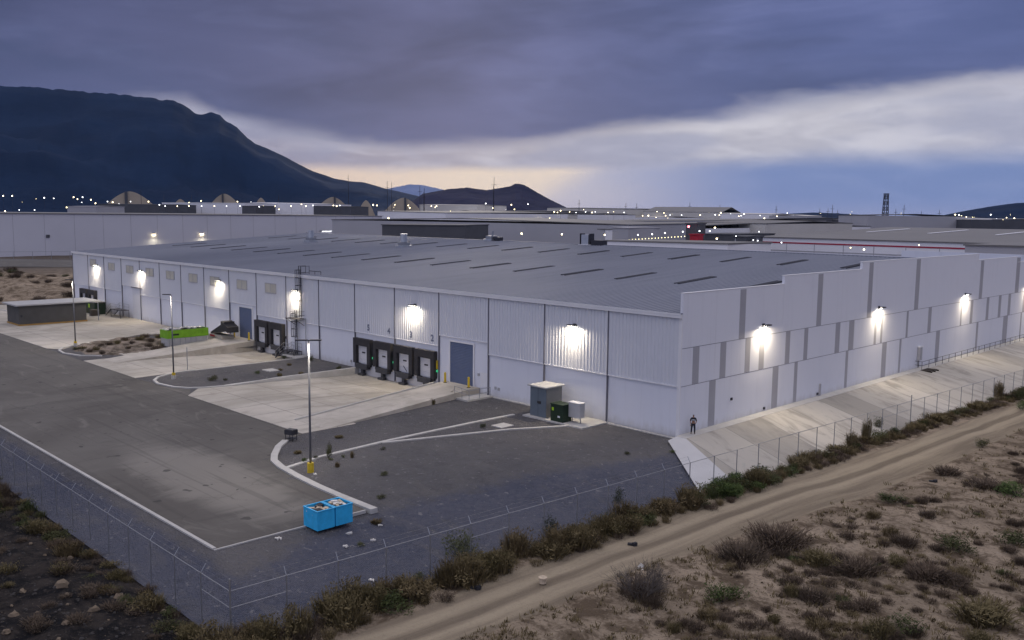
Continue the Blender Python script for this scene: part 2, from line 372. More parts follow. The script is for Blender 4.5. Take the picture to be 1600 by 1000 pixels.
M['lime'] = mat('lime_green_paint', (.17, .38, .02), .6, 0, .22, 1.8, .3, 3)
M['bin_blue'] = mat('bin_blue_paint', (.035, .42, .78), .6, 0, .16, 2.5, .35, 3)
M['trash'] = mat('cardboard_rubbish', (.52, .43, .32), .9, 0, .3, 4)
M['trash_white'] = mat('pale_rubbish', (.66, .64, .6), .8, 0, .2, 4)
M['trash_dark'] = mat('dark_rubbish', (.03, .03, .035), .8, 0, .2, 4)
M['cab_grey'] = mat('cabinet_grey', (.13, .16, .19), .5, .1, .08, 1.5)
M['cab_side'] = mat('cabinet_side', (.22, .22, .21), .5, .1, .08, 1.5)
M['cab_light'] = mat('cabinet_light', (.42, .42, .43), .5, .1, .08, 1.5)
M['trans_green'] = mat('transformer_green', (.018, .035, .02), .5, .1, .12, 2)
M['hi_green'] = mat('green_warning_sticker', (.35, .6, .02), .5, 0, .05, 2)
M['sign_green'] = mat('small_green_lamp', (.05, .5, .2), .4, emit=(.1, 1, .45), estr=.3)
M['number'] = mat('number_paint', (.12, .14, .21), .7, 0, .1, 3)
M['cloth_dark'] = mat('dark_work_clothes', (.018, .02, .03), .9, 0, .2, 6)
M['cloth_grey'] = mat('pale_shirt', (.42, .43, .46), .9, 0, .1, 6)
M['skin'] = mat('skin', (.28, .16, .11), .6, 0, .05, 6)
M['boot'] = mat('brown_boots', (.07, .025, .02), .7, 0, .1, 6)
M['lens'] = mat('lamp_lens', (.9, .9, .9), .4, emit=(1, .94, .80), estr=30)
M['lens_pole'] = mat('pole_lens', (.9, .9, .9), .4, emit=(1, .95, .86), estr=12)
M['far_lamp'] = mat('far_lamp', (.9, .9, .9), .4, emit=(1, .82, .48), estr=9)
M['far_lamp_w'] = mat('far_lamp_white', (.9, .9, .9), .4, emit=(.95, .97, 1), estr=5)
M['far_lamp_y'] = mat('far_lamp_yellow', (.9, .9, .6), .4, emit=(1, .86, .42), estr=6)
M['red_lamp'] = mat('red_lamp', (.9, .1, .1), .4, emit=(1, .12, .15), estr=14)
M['blue_lamp'] = mat('blue_sign_lamp', (.2, .3, .9), .4, emit=(.45, .5, 1), estr=3.5)
M['red_wall'] = mat('red_cladding', (.42, .02, .04), .6, 0, .08, .3)
M['far_white'] = mat('far_white_wall', (.80, .80, .83), .8, 0, .06, .05)
M['far_cream'] = mat('far_cream_wall', (.58, .56, .52), .8, 0, .06, .05)
M['far_big'] = mat('far_big_white_wall', (.60, .60, .65), .8, 0, .05, .05)
M['far_grey'] = mat('far_grey_wall', (.40, .40, .43), .8, 0, .06, .05)
M['far_dark'] = mat('far_dark_wall', (.085, .088, .10), .8, 0, .12, .2)
M['far_roof'] = mat('far_brown_roof', (.17, .165, .165), .7, 0, .1, .04)
M['dome'] = mat('dome_membrane', (.42, .36, .28), .8, 0, .08, .05)
M['stripe_red'] = mat('red_stripe', (.36, .02, .05), .6, 0, .1, .3)
def f_leaf(c1, c2, c3):
    def f(t, g, b):
        oi = t.new('ShaderNodeObjectInfo'); n = t.noise(g, 2.4, 3, .6)
        c = t.mix(t.rng(n, .35, .65), c1, c2); c = t.mix(t.math('MULTIPLY', oi.outputs['Random'], .6), c, c3); return c, None, 0, 0
    return f
M['leaf_green'] = custom('green_leaves', f_leaf((.040, .054, .020), (.085, .105, .038), (.085, .075, .038)), .8, .15)
M['leaf_bright'] = custom('fresh_green_leaves', f_leaf((.048, .075, .022), (.10, .14, .045), (.08, .10, .035)), .8, .15)
M['leaf_dry'] = custom('dry_leaves', f_leaf((.095, .070, .038), (.20, .155, .085), (.11, .10, .045)), .9, .1)
M['leaf_brown'] = custom('dead_scrub', f_leaf((.080, .058, .042), (.140, .105, .078), (.10, .08, .06)), .9, .1)
M['twig'] = mat('grey_twigs', (.11, .095, .085), .9, 0, .2, 5)
M['twig_dark'] = mat('dark_twigs', (.04, .032, .026), .9, 0, .2, 5)
M['rock'] = mat('pale_rock', (.155, .12, .085), .9, 0, .22, 2.5, .6, 6)
M['rock_dark'] = mat('dark_rock', (.05, .046, .044), .9, 0, .22, 2.5, .6, 6)
def mount(name, c1, c2, sc):
    def f(t, g, b):
        n = t.noise(g, sc, 7, .6); return t.mix(t.rng(n, .38, .62), c1, c2), n, .6, 40
    return custom(name, f, .95, .05)
M['mtn'] = mount('haze_tinted_mountain', (.003, .011, .034), (.006, .018, .050), .0022)  # navy of the air haze is mixed into this base colour
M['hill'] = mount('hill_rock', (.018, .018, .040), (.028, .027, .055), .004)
M['mtn_far'] = mount('haze_tinted_far_mountain', (.15, .20, .34), (.18, .225, .37), .0004)  # paler blue of distant haze put into the surface colour
m = bpy.data.materials.new('chain_link_mesh'); m.use_nodes = True; t = NT(m.node_tree); t.n.clear()
g = t.new('ShaderNodeNewGeometry').outputs['Position']; sp = t.new('ShaderNodeSeparateXYZ'); t.put(sp.inputs[0], g)
s_ = t.math('ADD', sp.outputs[0], sp.outputs[1])
d1 = t.math('PINGPONG', t.math('ADD', s_, sp.outputs[2]), .05); d2 = t.math('PINGPONG', t.math('SUBTRACT', s_, sp.outputs[2]), .05)
wire = t.math('LESS_THAN', t.math('MINIMUM', d1, d2), .0012)
pb = t.new('ShaderNodeBsdfPrincipled'); pb.inputs['Base Color'].default_value = (.42, .43, .45, 1); pb.inputs['Roughness'].default_value = .5
tr = t.new('ShaderNodeBsdfTransparent'); mxs = t.new('ShaderNodeMixShader'); t.put(mxs.inputs[0], wire)
t.l.new(tr.outputs[0], mxs.inputs[1]); t.l.new(pb.outputs[0], mxs.inputs[2])
ou = t.new('ShaderNodeOutputMaterial'); t.l.new(mxs.outputs[0], ou.inputs[0]); M['chain'] = m

# ------------------------------------------------------------------ terrain
def fx(y): return 6+.06*(y+46)           # x of the right-hand fence
def sm(a, b, v):
    t = max(0., min(1., (v-a)/(b-a))); return t*t*(3-2*t)
def nz(x, y, s=1., z=0.): return noise.noise(Vector((x*s, y*s, z)))
def frange(a, b, s):
    o = []; v = a
    while v < b-1e-6: o.append(v); v += s
    return o
TR_IN = [(-41, 3.0), (-30, 2.3), (-17, 1.3), (-2, 1.5), (16, 2.6), (48, 2.8), (110, 3.5)]
TR_OUT = [(-38, 7.0), (-24, 6.5), (-11, 7.1), (0, 8.1), (17, 8.0), (33, 7.4), (110, 8)]
def lerp(tab, v):
    if v <= tab[0][0]: return tab[0][1]
    for (a, p), (b, q) in zip(tab, tab[1:]):
        if v <= b: return p+(q-p)*(v-a)/(b-a)
    return tab[-1][1]
def zone(x, y):
    u = x-fx(y); v = -46-y
    a, b = lerp(TR_IN, y), lerp(TR_OUT, y)
    track = min(sm(a-.9, a+.6, u), sm(b+.8, b-.6, u)) if y < 130 else 0
    burnt = sm(-.3, .6, v)*sm(2.2, -1.5, u) if y < -40 else 0
    farz = sm(120, 220, math.hypot(x-10, y+10)) if (x > 60 or y > 115 or y < -90) else (sm(-215, -300, x) if x < -150 else 0)
    return track, burnt, farz
def terr(x, y):
    u = x-fx(y); v = -46-y
    inside = (x > -158 and u < -.7 and y > -45.2 and y < 112)
    if inside: return -2.6
    if x <= -158 and y > -60:
        z = -.36
        for (mx_, my_, mr, mh) in ((-200, -5, 17, 3.4), (-222, 8, 16, 3.0), (-185, 3, 11, 2.4), (-243, -2, 15, 3.2), (-172, 6, 7, 1.5), (-205, 22, 14, 2.2)):
            d = math.hypot(x-mx_, y-my_)/mr
            if d < 1: z += mh*(1-d*d)**1.3*(.8+.5*nz(x, y, .22))
        return z+.25*nz(x, y, .12)
    z = -1.46
    near = math.hypot(x-20, y+20) < 130
    track = zone(x, y)[0] if near else 0
    if near:
        if u > 0: z -= .02*min(u, 25)
        z += (1-track)*(.20*nz(x, y, .16)+.14*nz(x, y, .6, 3)+.05*nz(x, y, 1.6, 5))*sm(.3, 1.6, max(u, v))
        if track > 0:
            z -= .09*track; uu = u
            for c in (4.1, 5.6): z -= .05*track*math.exp(-((uu-c)/.35)**2)
        if v > .5 and u < 3: z += .45*sm(.6, 5, v)*(1+.8*nz(x, y, .3, 9))
    elif y > 112 or x > 60: z = -1.2
    return z
def terrain():
    xs = [-30000, -14000, -8000, -4500, -2500, -1500, -900, -600, -450, -380]+frange(-340, -150, 3)+frange(-150, -40, 6)+frange(-40, 58, .45)+[60, 70, 90, 130, 200, 400, 900, 2500, 8000, 30000]
    ys = [-30000, -9000, -3000, -1000, -400, -200, -130, -100, -85]+frange(-78, 62, .45)+frange(62, 130, 4)+[130, 150, 180, 240, 340, 500, 800, 1300, 2200, 4500, 8000, 14000, 30000]
    v = [(x, y, terr(x, y)) for y in ys for x in xs]; n = len(xs)
    f = [(j*n+i, j*n+i+1, (j+1)*n+i+1, (j+1)*n+i) for j in range(len(ys)-1) for i in range(n-1)]
    me = bpy.data.meshes.new('ground'); me.from_pydata(v, [], f); me.materials.append(M['ground'])
    ca = me.color_attributes.new('zone', 'FLOAT_COLOR', 'POINT')
    buf = []
    for p in v: buf += [*zone(p[0], p[1]), 1.0]
    ca.data.foreach_set('color', buf)
    me.polygons.foreach_set('use_smooth', [True]*len(f))
    o = bpy.data.objects.new('ground', me); COL.objects.link(o); struct(o)
terrain()

# gravel pad, sloping down to the fence in the foreground
P1 = (-49, -29, -18, 0.2)      # sunken dock pit one: x0,x1,y0,y1
P2 = (-74, -60.5, -18, 0.2)
def gz(x, y):
    d1 = fx(y)-x; wv = lerp([(-46, 4.5), (-32, 12), (-17, 11.5), (-3, 7.5), (0, 7)], y)
    t1 = max(0, min(1, (d1-.3)/wv)); t2 = max(0, min(1, (y+46-.2)/3.3))
    t = min(t1, t2); return -1.40+1.10*(t*t*(3-2*t)*.5+t*.5)
def gravel():
    xs = frange(-160, -80, 4)+frange(-80, -20, 1)+frange(-20, 13, .5); ys = frange(-46.5, .21, .5)+[0.2]
    xs = sorted(set([round(x, 3) for x in xs]+[P1[0], P1[1], P2[0], P2[1]])); ys = sorted(set([round(y, 3) for y in ys]+[-18.0]))
    idx = {}; v = []; f = []
    def vid(i, j):
        if (i, j) not in idx:
            x, y = xs[i], ys[j]; idx[(i, j)] = len(v); z = gz(x, y)
            if x > -24: z += .03*nz(x, y, .9)*(1 if y < -.5 else 0)
            if x < -3.4 and -42.2 < y < -32.1: z -= .12
            v.append((x, y, z))
        return idx[(i, j)]
    for j in range(len(ys)-1):
        for i in range(len(xs)-1):
            cx, cy = (xs[i]+xs[i+1])/2, (ys[j]+ys[j+1])/2
            if cx > fx(cy)+.5: continue
            if any(p[0] < cx < p[1] and p[2] < cy < p[3] for p in (P1, P2)): continue
            if cx > 1.5+(-2.1-cy)*.985 and cy > -9.4: continue      # concrete embankment takes over
            f.append((vid(i, j), vid(i+1, j), vid(i+1, j+1), vid(i, j+1)))
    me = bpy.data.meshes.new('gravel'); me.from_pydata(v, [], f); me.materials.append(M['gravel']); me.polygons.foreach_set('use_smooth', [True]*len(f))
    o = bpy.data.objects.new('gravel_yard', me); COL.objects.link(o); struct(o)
gravel()

# asphalt yard
A = MB(); A.prism([(-260, -42.3), (-3.0, -42.3), (-2.9, -31.8), (-9.4, -31.5), (-15.5, -31.0), (-18.9, -29.6), (-21.2, -28.0), (-22.6, -26.2), (-23.6, -23.8), (-260, -24.0)], -.34, -.285)
A.prism([(-60.2, -23.8), (-54.9, -23.5), (-49.6, -21.9), (-46, -23.8)], -.34, -.2855)
struct(A.build('asphalt_yard', M['asphalt']))
# concrete aprons
C = MB()
C.prism([(-46.3, -23.75), (-23.7, -23.75), (-23.7, -18), (-49.2, -18), (-49.2, -21.2)], -.4, -.26)
C.prism([(-49.2, -18), (-28.4, -18), (-28.4, -2.5), (-49.2, -2.5)], -1.5, [-.262, -.262, -1.0, -1.0])
C.prism([(-49.2, -2.5), (-28.4, -2.5), (-28.4, .1), (-49.2, .1)], -1.5, -1.0)
struct(C.build('dock_apron', M['concrete']))
C = MB()
C.prism([(-76.5, -23.75), (-60.1, -23.75), (-60.4, -18), (-76.5, -18)], -.4, -.26)
C.prism([(-74.6, -18), (-60.4, -18), (-60.4, -2.5), (-74.6, -2.5)], -1.5, [-.262, -.262, -1.0, -1.0])
C.prism([(-74.6, -2.5), (-60.4, -2.5), (-60.4, .1), (-74.6, .1)], -1.5, -1.0)
C.prism([(-80, -18), (-74.6, -18), (-74.6, -12), (-78.5, -12)], -.4, -.262)
struct(C.build('dock_apron', M['concrete']))
C = MB(); C.prism([(-158, -23.9), (-90.6, -23.7), (-88.6, -22.2), (-91.2, -19.8), (-93.0, -14), (-96.5, -8.5), (-95.5, -4.5), (-94, 0.1), (-158, .1)], -.4, -.262)
struct(C.build('concrete_yard', M['concrete']))
C = MB(); C.prism([(-94.5, -3.8), (-80.5, -3.2), (-80.5, .1), (-94.5, .1)], -.4, -.266); struct(C.build('concrete_path', M['concrete']))
# kerbs
def strip(name, pts, wd, z0, z1, m, closed=False):
    mb = MB(); P = [Vector((p[0], p[1], 0)) for p in pts]; n = len(P); L = []; Rr = []
    for i in range(n):
        a = P[(i-1) % n] if (i > 0 or closed) else P[i]; b = P[(i+1) % n] if (i < n-1 or closed) else P[i]
        d = (b-a).normalized(); q = Vector((-d.y, d.x, 0)); L.append(P[i]+q*wd/2); Rr.append(P[i]-q*wd/2)
    for i in range(n if closed else n-1):
        j = (i+1) % n; mb.prism([(Rr[i].x, Rr[i].y), (Rr[j].x, Rr[j].y), (L[j].x, L[j].y), (L[i].x, L[i].y)], z0, z1)
    return mb.build(name, m)
struct(strip('kerb', [(-260, -42.4), (-3.05, -42.4)], .22, -.45, -.20, M['kerb']))
struct(strip('kerb', [(-2.9, -42.5), (-2.75, -31.9)], .12, -.45, -.235, M['kerb']))
struct(strip('kerb', [(-2.4, -31.45), (-6.6, -31.45), (-9.4, -31.35), (-12.4, -31.1), (-15.5, -30.7), (-17.4, -30.2), (-18.9, -29.3), (-21.0, -27.7), (-22.4, -26.2)], .55, -.5, -.16, M['kerb']))
struct(strip('kerb', [(-15.0, -30.6), (-16.0, -26.9), (-16.2, -24.0), (-16.5, -20.0), (-16.6, -14), (-16.6, -8.9), (-16.4, -4.4)], .38, -.5, -.2, M['kerb']))
struct(strip('kerb', [(-16.3, -20.5), (-14.5, -15.2), (-12.4, -9.1), (-10.0, -4.6), (-8.3, -.2)], .34, -.5, -.205, M['kerb']))
struct(strip('kerb', [(-48.9, -3.2), (-49.1, -11.2), (-48.3, -17.8), (-49.2, -20.6), (-50.2, -22.0), (-51.8, -22.9), (-54.9, -23.3), (-57.0, -22.8), (-58.7, -21.6), (-60.3, -18.8), (-60.4, -16.3)], .32, -.5, -.17, M['kerb']))
struct(strip('kerb', [(-91.0, -20.3), (-89.6, -22.0), (-87.6, -23.1), (-84.5, -23.5), (-81, -22.6), (-79, -20.5)], .3, -.5, -.17, M['kerb']))
struct(strip('kerb', [(-60.35, -16.5), (-60.35, -.9)], .25, -1.4, -.24, M['kerb']))
rw = MB(); rw.prism([(-49.35, -18), (-48.75, -18), (-48.75, .0), (-49.35, .0)], -1.45, [-.27, -.27, -.22, -.22]); struct(rw.build('retaining_edge', M['kerb']))
struct(strip('kerb', [(-158, -14.5), (-142, -13.2), (-151, -3)], .3, -.5, -.16, M['kerb']))
struct(strip('kerb', [(-7.9, -.35), (-0.2, -.45), (.3, -1.3)], .30, -.5, -.22, M['kerb']))
struct(strip('wall_footing', [(-28.5, -.12), (-8.5, -.12)], .24, -.5, -.20, M['kerb']))
# two access ramps
r = MB(); r.prism([(-28.6, -21.4), (-23.7, -21.2), (-26.1, -2.0), (-26.1, .05), (-31.7, .05), (-31.5, -2.0)], -1.5, [-.25, -.25, .45, .45, .45, .45])
struct(r.build('access_ramp', M['ramp'])); 
struct(strip('kerb', [(-28.6, -21.5), (-31.5, -2.0), (-31.75, -.1)], .16, -1.2, [-.1, -.1, -.1, -.1] and -.14, M['kerb']))
k = MB()
for i in range(8):
    a, b = i/8, (i+1)/8
    k.prism([(-28.67-2.9*a, -21.4+19.4*a), (-28.51-2.9*a, -21.4+19.4*a), (-28.51-2.9*b, -21.4+19.4*b), (-28.67-2.9*b, -21.4+19.4*b)], -1.0, [-.25+.7*a+.14]*2+[-.25+.7*b+.14]*2)
struct(k.build('ramp_kerb', M['kerb']))
r = MB(); r.prism([(-76.0, -21.4), (-71.8, -21.4), (-74.5, -.0), (-80.7, .05), (-80.7, -3), (-79.5, -8)], -1.4, [-.25, -.25, .48, .48, .46, .25])
struct(r.build('access_ramp', M['ramp']))
# embankment beside the gable wall
E_ = MB(); NS = 60
ys_ = [-.6+i*(112.0/NS) for i in range(NS+1)]
for a, b in zip(ys_, ys_[1:]):
    E_.quad((1.15, a, -.02), (fx(a)+.25 if a > -.5 else 8.3, a, -1.42) if a > 0 else (fx(-4.6)-.1, -4.6, -1.42), (fx(b)+.25, b, -1.42), (1.15, b, -.02))
struct(E_.build('embankment', M['slope']))
E_ = MB(); E_.quad((.45, -2.3, -.04), (8.35, -9.2, -1.40), (fx(-4.6)-.1, -4.6, -1.40), (1.15, -.6, -.02)); E_.tri((.45, -2.3, -.04), (1.15, -.6, -.02), (.1, -.5, -.03))
struct(E_.build('embankment_end', M['slope_smooth']))
E_ = MB(); E_.prism([(.02, -.5), (1.15, -.6), (1.15, 112), (.02, 112)], -.5, 0.0); struct(E_.build('wall_ledge', M['kerb']))

# ------------------------------------------------------------------ the warehouse
BW = 8.229; NB = 18; LX = -BW*NB; WY = 109.6; EZ = 10.8; RZ = 14.15; RY = 54.8
B = thing('warehouse', 'long white warehouse with grey ribbed roof, loading docks and stepped gable wall', 'warehouse', (LX/2, WY/2, 0))
def door_bay(i): return i in (3, 9, 14)
def seam(i):
    return 5.62 if i in (3, 9, 14) else 4.36
# lower painted concrete wall, with openings modelled as recesses behind doors
mb = MB(); mb.box(LX, .02, -1.6, -.25, .3, 10.6)
mb.build('front_wall', M['white_wall'], B)
mb = MB()
def cladding(x0, x1, z0, z1):
    mb = MB(); fl = .30; xs = [(x0+.03, 0), (x0+fl, 0)]; x = x0+fl
    n = int((x1-x0-2*fl)/.40); p = (x1-x0-2*fl)/n
    for k in range(n):
        xs += [(x+p*.30, 0), (x+p*.42, 1), (x+p*.88, 1), (x+p, 0)]; x += p
    xs += [(x1-.03, 0)]
    pr = [(a, -.05-.055*(1-b) if False else (-.10 if b == 0 else -.045)) for a, b in xs]
    # flat strips at both edges stand proud, ribs alternate between them
    for (a, ya), (b, yb) in zip(pr, pr[1:]):
        mb.quad((a, ya, z0), (b, yb, z0), (b, yb, z1), (a, ya, z1))
    mb.quad((x0+.03, -.10, z0), (x0+.03, .02, z0), (x1-.03, .02, z0), (x1-.03, -.10, z0))
    mb.quad((x0+.03, .02, z0), (x0+.03, -.1, z0), (x0+.03, -.1, z1), (x0+.03, .02, z1)); mb.quad((x1-.03, -.1, z0), (x1-.03, .02, z0), (x1-.03, .02, z1), (x1-.03, -.1, z1))
    mb.box(x0+.05, -.15, z0-.09, x1-.05, .02, z0-.003, 1)
    return mb
for i in range(NB):
    x1 = -BW*i; x0 = x1-BW
    if i == 0: x1 = -.30
    cladding(x0, x1, seam(i), 10.45).build('cladding_panel', [M['white_metal'], M['white_trim']], B)
    d = MB(); d.box(x0-.07, -.17, -.9 if i in (3, 4, 5) else -.3, x0+.05, -.03, 10.45); d.build('downpipe', M['joint'], B)
    if seam(i) < 5: MB().box(x0+.10, -.035, seam(i)-.13, x1-.10, .02, seam(i)-.092).build('drip_shadow_trim', M['joint'], B) if False else None
mb = MB(); mb.box(-.30, -.13, -.3, .012, .015, 10.45); mb.build('corner_post', M['white_trim'], B)
mb = MB(); mb.box(LX-.1, -.34, 10.45, -.02, .02, 10.78); mb.box(LX-.1, -.37, 10.70, -.02, -.34, 10.86); mb.build('gutter', M['white_trim'], B)
mb = MB(); mb.box(LX-.12, .3, -1.0, LX+.2, WY, 10.5); mb.build('end_wall', M['white_wall'], B)
mb = MB(); mb.box(LX, WY-.3, -1.0, -.3, WY, 10.5); mb.build('back_wall', M['white_wall'], B)
# roof with real ribs near the eave edge
mb = MB(); n = int(-LX/.62); p = -LX/n
for k in range(n):
    x = LX+k*p
    for (ya, za, yb, zb) in ((-.30, 10.82, RY, RZ), (RY, RZ, WY, 10.85)):
        mb.quad((x, ya, za), (x+p*.72, ya, za), (x+p*.72, yb, zb), (x, yb, zb))
        mb.quad((x+p*.72, ya, za), (x+p*.79, ya, za+.07), (x+p*.79, yb, zb+.07), (x+p*.72, yb, zb))
        mb.quad((x+p*.79, ya, za+.07), (x+p*.93, ya, za+.07), (x+p*.93, yb, zb+.07), (x+p*.79, yb, zb+.07))
        mb.quad((x+p*.93, ya, za+.07), (x+p, ya, za), (x+p, yb, zb), (x+p*.93, yb, zb+.07))
    mb.quad((x+p*.72, -.30, 10.82), (x+p, -.30, 10.82), (x+p*.93, -.30, 10.89), (x+p*.79, -.30, 10.89))
rf = mb.build('roof', M['roof'], B)
mb = MB(); mb.prism([(LX, RY-.35), (-.3, RY-.35), (-.3, RY+.35), (LX, RY+.35)], RZ-.05, RZ+.10); mb.build('ridge_cap', M['roof'], rf)
sl = (RZ-10.82)/(RY+.3)
for row, (ya, yb) in enumerate(((17.0, 24.3), (39.4, 46.3))):
    for i in range(17):
        x = -4.1-8.45*i
        if x < LX+3: continue
        mb = MB(); z0 = 10.82+sl*(ya+.3); z1 = 10.82+sl*(yb+.3)
        mb.prism([(x-.42, ya), (x+.42, ya), (x+.42, yb), (x-.42, yb)], [z0+.02, z0+.02, z1+.02, z1+.02], [z0+.12, z0+.12, z1+.12, z1+.12]); mb.build('skylight', M['skylight'], rf)
# gable wall
G_ = MB(); segs = [(0, 17.65, 12.6), (17.65, 35.5, 13.45), (35.5, 74.1, 14.3), (74.1, 91.95, 13.45), (91.95, WY, 12.6)]
for (a, b, z) in segs: G_.box(-.28, a+(.02 if a else -.02), -.3, 0, b, z)
STR = dict(top=[(9.34, 10.4), (24.9, 26.0), (37.4, 38.5), (51.3, 52.6), (75.1, 76.4), (91.6, 93.4)],
    mid=[(1.73, 2.75), (6.22, 7.21), (10.61, 11.55), (13.23, 14.21), (18.42, 19.35), (22.36, 23.2), (29.57, 30.66), (32.9, 34.21), (39.69, 40.31), (41.49, 42.04), (49.12, 49.73), (56.23, 57.33), (68.13, 68.63), (71.96, 73.0), (78.7, 79.83), (84.17, 85.36), (88.7, 89.95), (96.2, 97.2), (101, 102)],
    low=[(4.55, 5.62), (16.06, 17.22), (20.54, 21.23), (32.42, 33.07), (42.25, 43.55), (47.39, 47.98), (59.41, 60.78), (74.97, 75.79), (87.0, 89.16), (95.57, 96.24), (103, 104)])
def ptop(y):
    for a, b, z in segs:
        if a <= y <= b: return z
    return 12.6
for k, (z0, z1) in (('top', (7.76, None)), ('mid', (4.35, 7.70)), ('low', (.02, 4.29))):
    for a, b in STR[k]:
        G_.box(-.02, a, z0, .006, b, z1 if z1 else ptop(a)-.10, 1)
for zz in (4.32, 7.73): G_.box(-.02, .02, zz-.02, .010, WY-.02, zz+.02, 2)
G_.build('gable_wall', [M['white_wall'], M['grey_paint'], M['joint']], B)
mb = MB()
for (a, b, z) in segs: mb.box(-.32, a-.03, z+.002, .03, b+.02, z+.06)
mb.build('coping', M['white_trim'], B)
mb = MB()
for (a, b, z) in segs:
    mb.box(-.3, a, z-.01, -.285, b, z-.0)
mb = MB(); mb.box(-25.4, WY-.02, 10.4, -.05, WY+.25, 13.2); mb.box(-60, WY-.02, 10.4, -25.4, WY+.2, 12.0); mb.build('back_parapet', M['white_wall'], B)

# windows
for (x, zc) in ((-137.2, 9.0), (-128.0, 8.7), (-119.6, 8.6), (-111.0, 8.55), (-102.8, 8.5), (-94.3, 8.5), (-86.9, 8.45), (-78.3, 8.45), (-70.0, 8.45)):
    f_ = MB(); hw = 1.55; hz = .72
    f_.box(x-hw, -.16, zc-hz, x+hw, -.02, zc-hz+.1); f_.box(x-hw, -.16, zc+hz-.1, x+hw, -.02, zc+hz)
    for a in (-hw, -.05, hw-.1): f_.box(x+a, -.16, zc-hz+.1, x+a+.1, -.02, zc+hz-.1)
    wi = f_.build('window', M['window_frame'], B)
    for a in (-hw+.1, .05): MB().box(x+a, -.125, zc-hz+.1, x+a+hw-.15, -.02, zc+hz-.1).build('pane', M['pane'], wi)

# roller doors
for k, (x0, x1) in enumerate(((-31.0, -27.15), (-79.4, -75.6))):
    mb = MB(); n = 26; z0, z1 = .45, 5.05
    for j in range(n):
        a = z0+(z1-z0)*j/n; b = z0+(z1-z0)*(j+1)/n
        mb.quad((x0, -.03, a), (x1, -.03, a), (x1, -.055, (a+b)/2), (x0, -.055, (a+b)/2)); mb.quad((x0, -.055, (a+b)/2), (x1, -.055, (a+b)/2), (x1, -.03, b), (x0, -.03, b))
    d = mb.build('roller_door', M['blue_door'], B)
    f_ = MB(); f_.box(x0-.18, -.11, .45, x0, .02, z1+.18); f_.box(x1, -.11, .45, x1+.18, .02, z1+.18); f_.box(x0, -.11, z1, x1, .02, z1+.18)
    f_.build('door_frame', M['white_trim'], d)
MB().box(-118.9, -.05, -.25, -114.9, .0, 5.1).build('roller_door', M['white_metal'], B)
MB().box(-119.2, -.20, 5.35, -114.6, .02, 5.5).build('door_canopy', M['joint'], B)

# docks
def dock(xc, wd, bottom=.0, leg=True, damaged=False):
    h = wd/2; z1 = 3.62
    s = MB(); s.box(xc-h, -.55, 2.72, xc+h, 0, z1); 
    s.box(xc-h, -.55, bottom+.45, xc-h+.62, 0, 2.72); s.box(xc+h-.62, -.55, bottom+.45, xc+h, 0, 2.72)
    # stepped lower outline
    s.box(xc-h+.28, -.40, bottom+.15, xc-h+.85, 0, bottom+.45); s.box(xc+h-.85, -.40, bottom+.15, xc+h-.28, 0, bottom+.45)
    s.box(xc-h+.58, -.34, bottom-.15, xc+h-.58, 0, bottom+.15)
    o = s.build('dock_door', M['black_rubber'], B)
    pl = MB(); a, b = xc-h+.62, xc+h-.62
    for j in range(4):
        zz = bottom+.45+(2.72-bottom-.45)*j/4; ze = bottom+.45+(2.72-bottom-.45)*(j+1)/4
        pl.box(a, -.12, zz+.012, b, -.02, ze-.012)
    pl.build('door_panel', M['door_white'], o)
    MB().box(xc-.40, -.15, 1.75, xc+.26, -.12, 1.93).build('door_slot', M['black_rubber'], o)
    lv = MB(); lv.box(a-.1, -.62, bottom+.16, b+.1, -.36, bottom+.44); lv.prism([(a, -.62), (b, -.62), (b, -.36), (a, -.36)], bottom-.2, bottom+.155)
    lv.build('leveller', M['dock_grey'], o)
    if leg:
        l = MB(); l.box(xc-.22, -.5, bottom-.75, xc+.22, -.1, bottom-.2); l.prism([(xc-.55, -.75), (xc+.55, -.75), (xc+.4, -.1), (xc-.4, -.1)], -1.0, bottom-.75+.02); l.build('leveller_base', M['dock_grey'], o)
    if damaged: MB().tube((xc-.3, -.17, 1.2), (xc+.35, -.17, .6), .035).build('broken_slat', M['black_rubber'], o)
    for sx in (-1, 1): MB().box(xc+sx*(h+.16)-.08, -.2, 1.6, xc+sx*(h+.16)+.08, 0, 1.95).build('dock_light', M['dark_steel'], o)
    return o
DK = [(-47.45, 3.55), (-43.25, 3.55), (-39.1, 3.55), (-35.1, 3.55)]
for k, (x, wd) in enumerate(DK):
    o = dock(x, wd, damaged=(k == 2))
    if k in (0, 1, 3): MB().box(x+wd/2+.06, -.23, 1.25, x+wd/2+.28, -.02, 1.5).build('signal_lamp', M['sign_green'], o)
    if k in (2, 3): MB().box(x+wd/2+.06, -.22, 1.9 if k == 2 else 1.6, x+wd/2+.26, -.02, 3.0 if k == 2 else 2.6).build('yellow_post', M['yellow'], o)
dock(-72.35, 3.65); dock(-68.25, 3.65); dock(-142.2, 3.6, leg=False); dock(-137.8, 3.6, leg=False)
# numbers above the docks
def numeral(ch, x, z):
    c = bpy.data.curves.new('dock_number', 'FONT'); c.body = ch; c.size = 1.05; c.align_x = 'CENTER'; c.offset = .03; c.extrude = .006
    o = bpy.data.objects.new('tmp', c); COL.objects.link(o); bpy.context.view_layer.update()
    me = bpy.data.meshes.new_from_object(o.evaluated_get(bpy.context.evaluated_depsgraph_get())); bpy.data.objects.remove(o)
    me.materials.clear(); me.materials.append(M['number'])
    k = bpy.data.objects.new('dock_number', me); COL.objects.link(k); k.parent = B
    k.matrix_parent_inverse = Matrix.Translation(B.location).inverted(); k.location = (x, -.112, z); k.rotation_euler = (R(90), 0, 0)
for ch, x in (('5', -46.5), ('4', -42.3), ('3', -38.0), ('2', -34.1)): numeral(ch, x, 4.75)
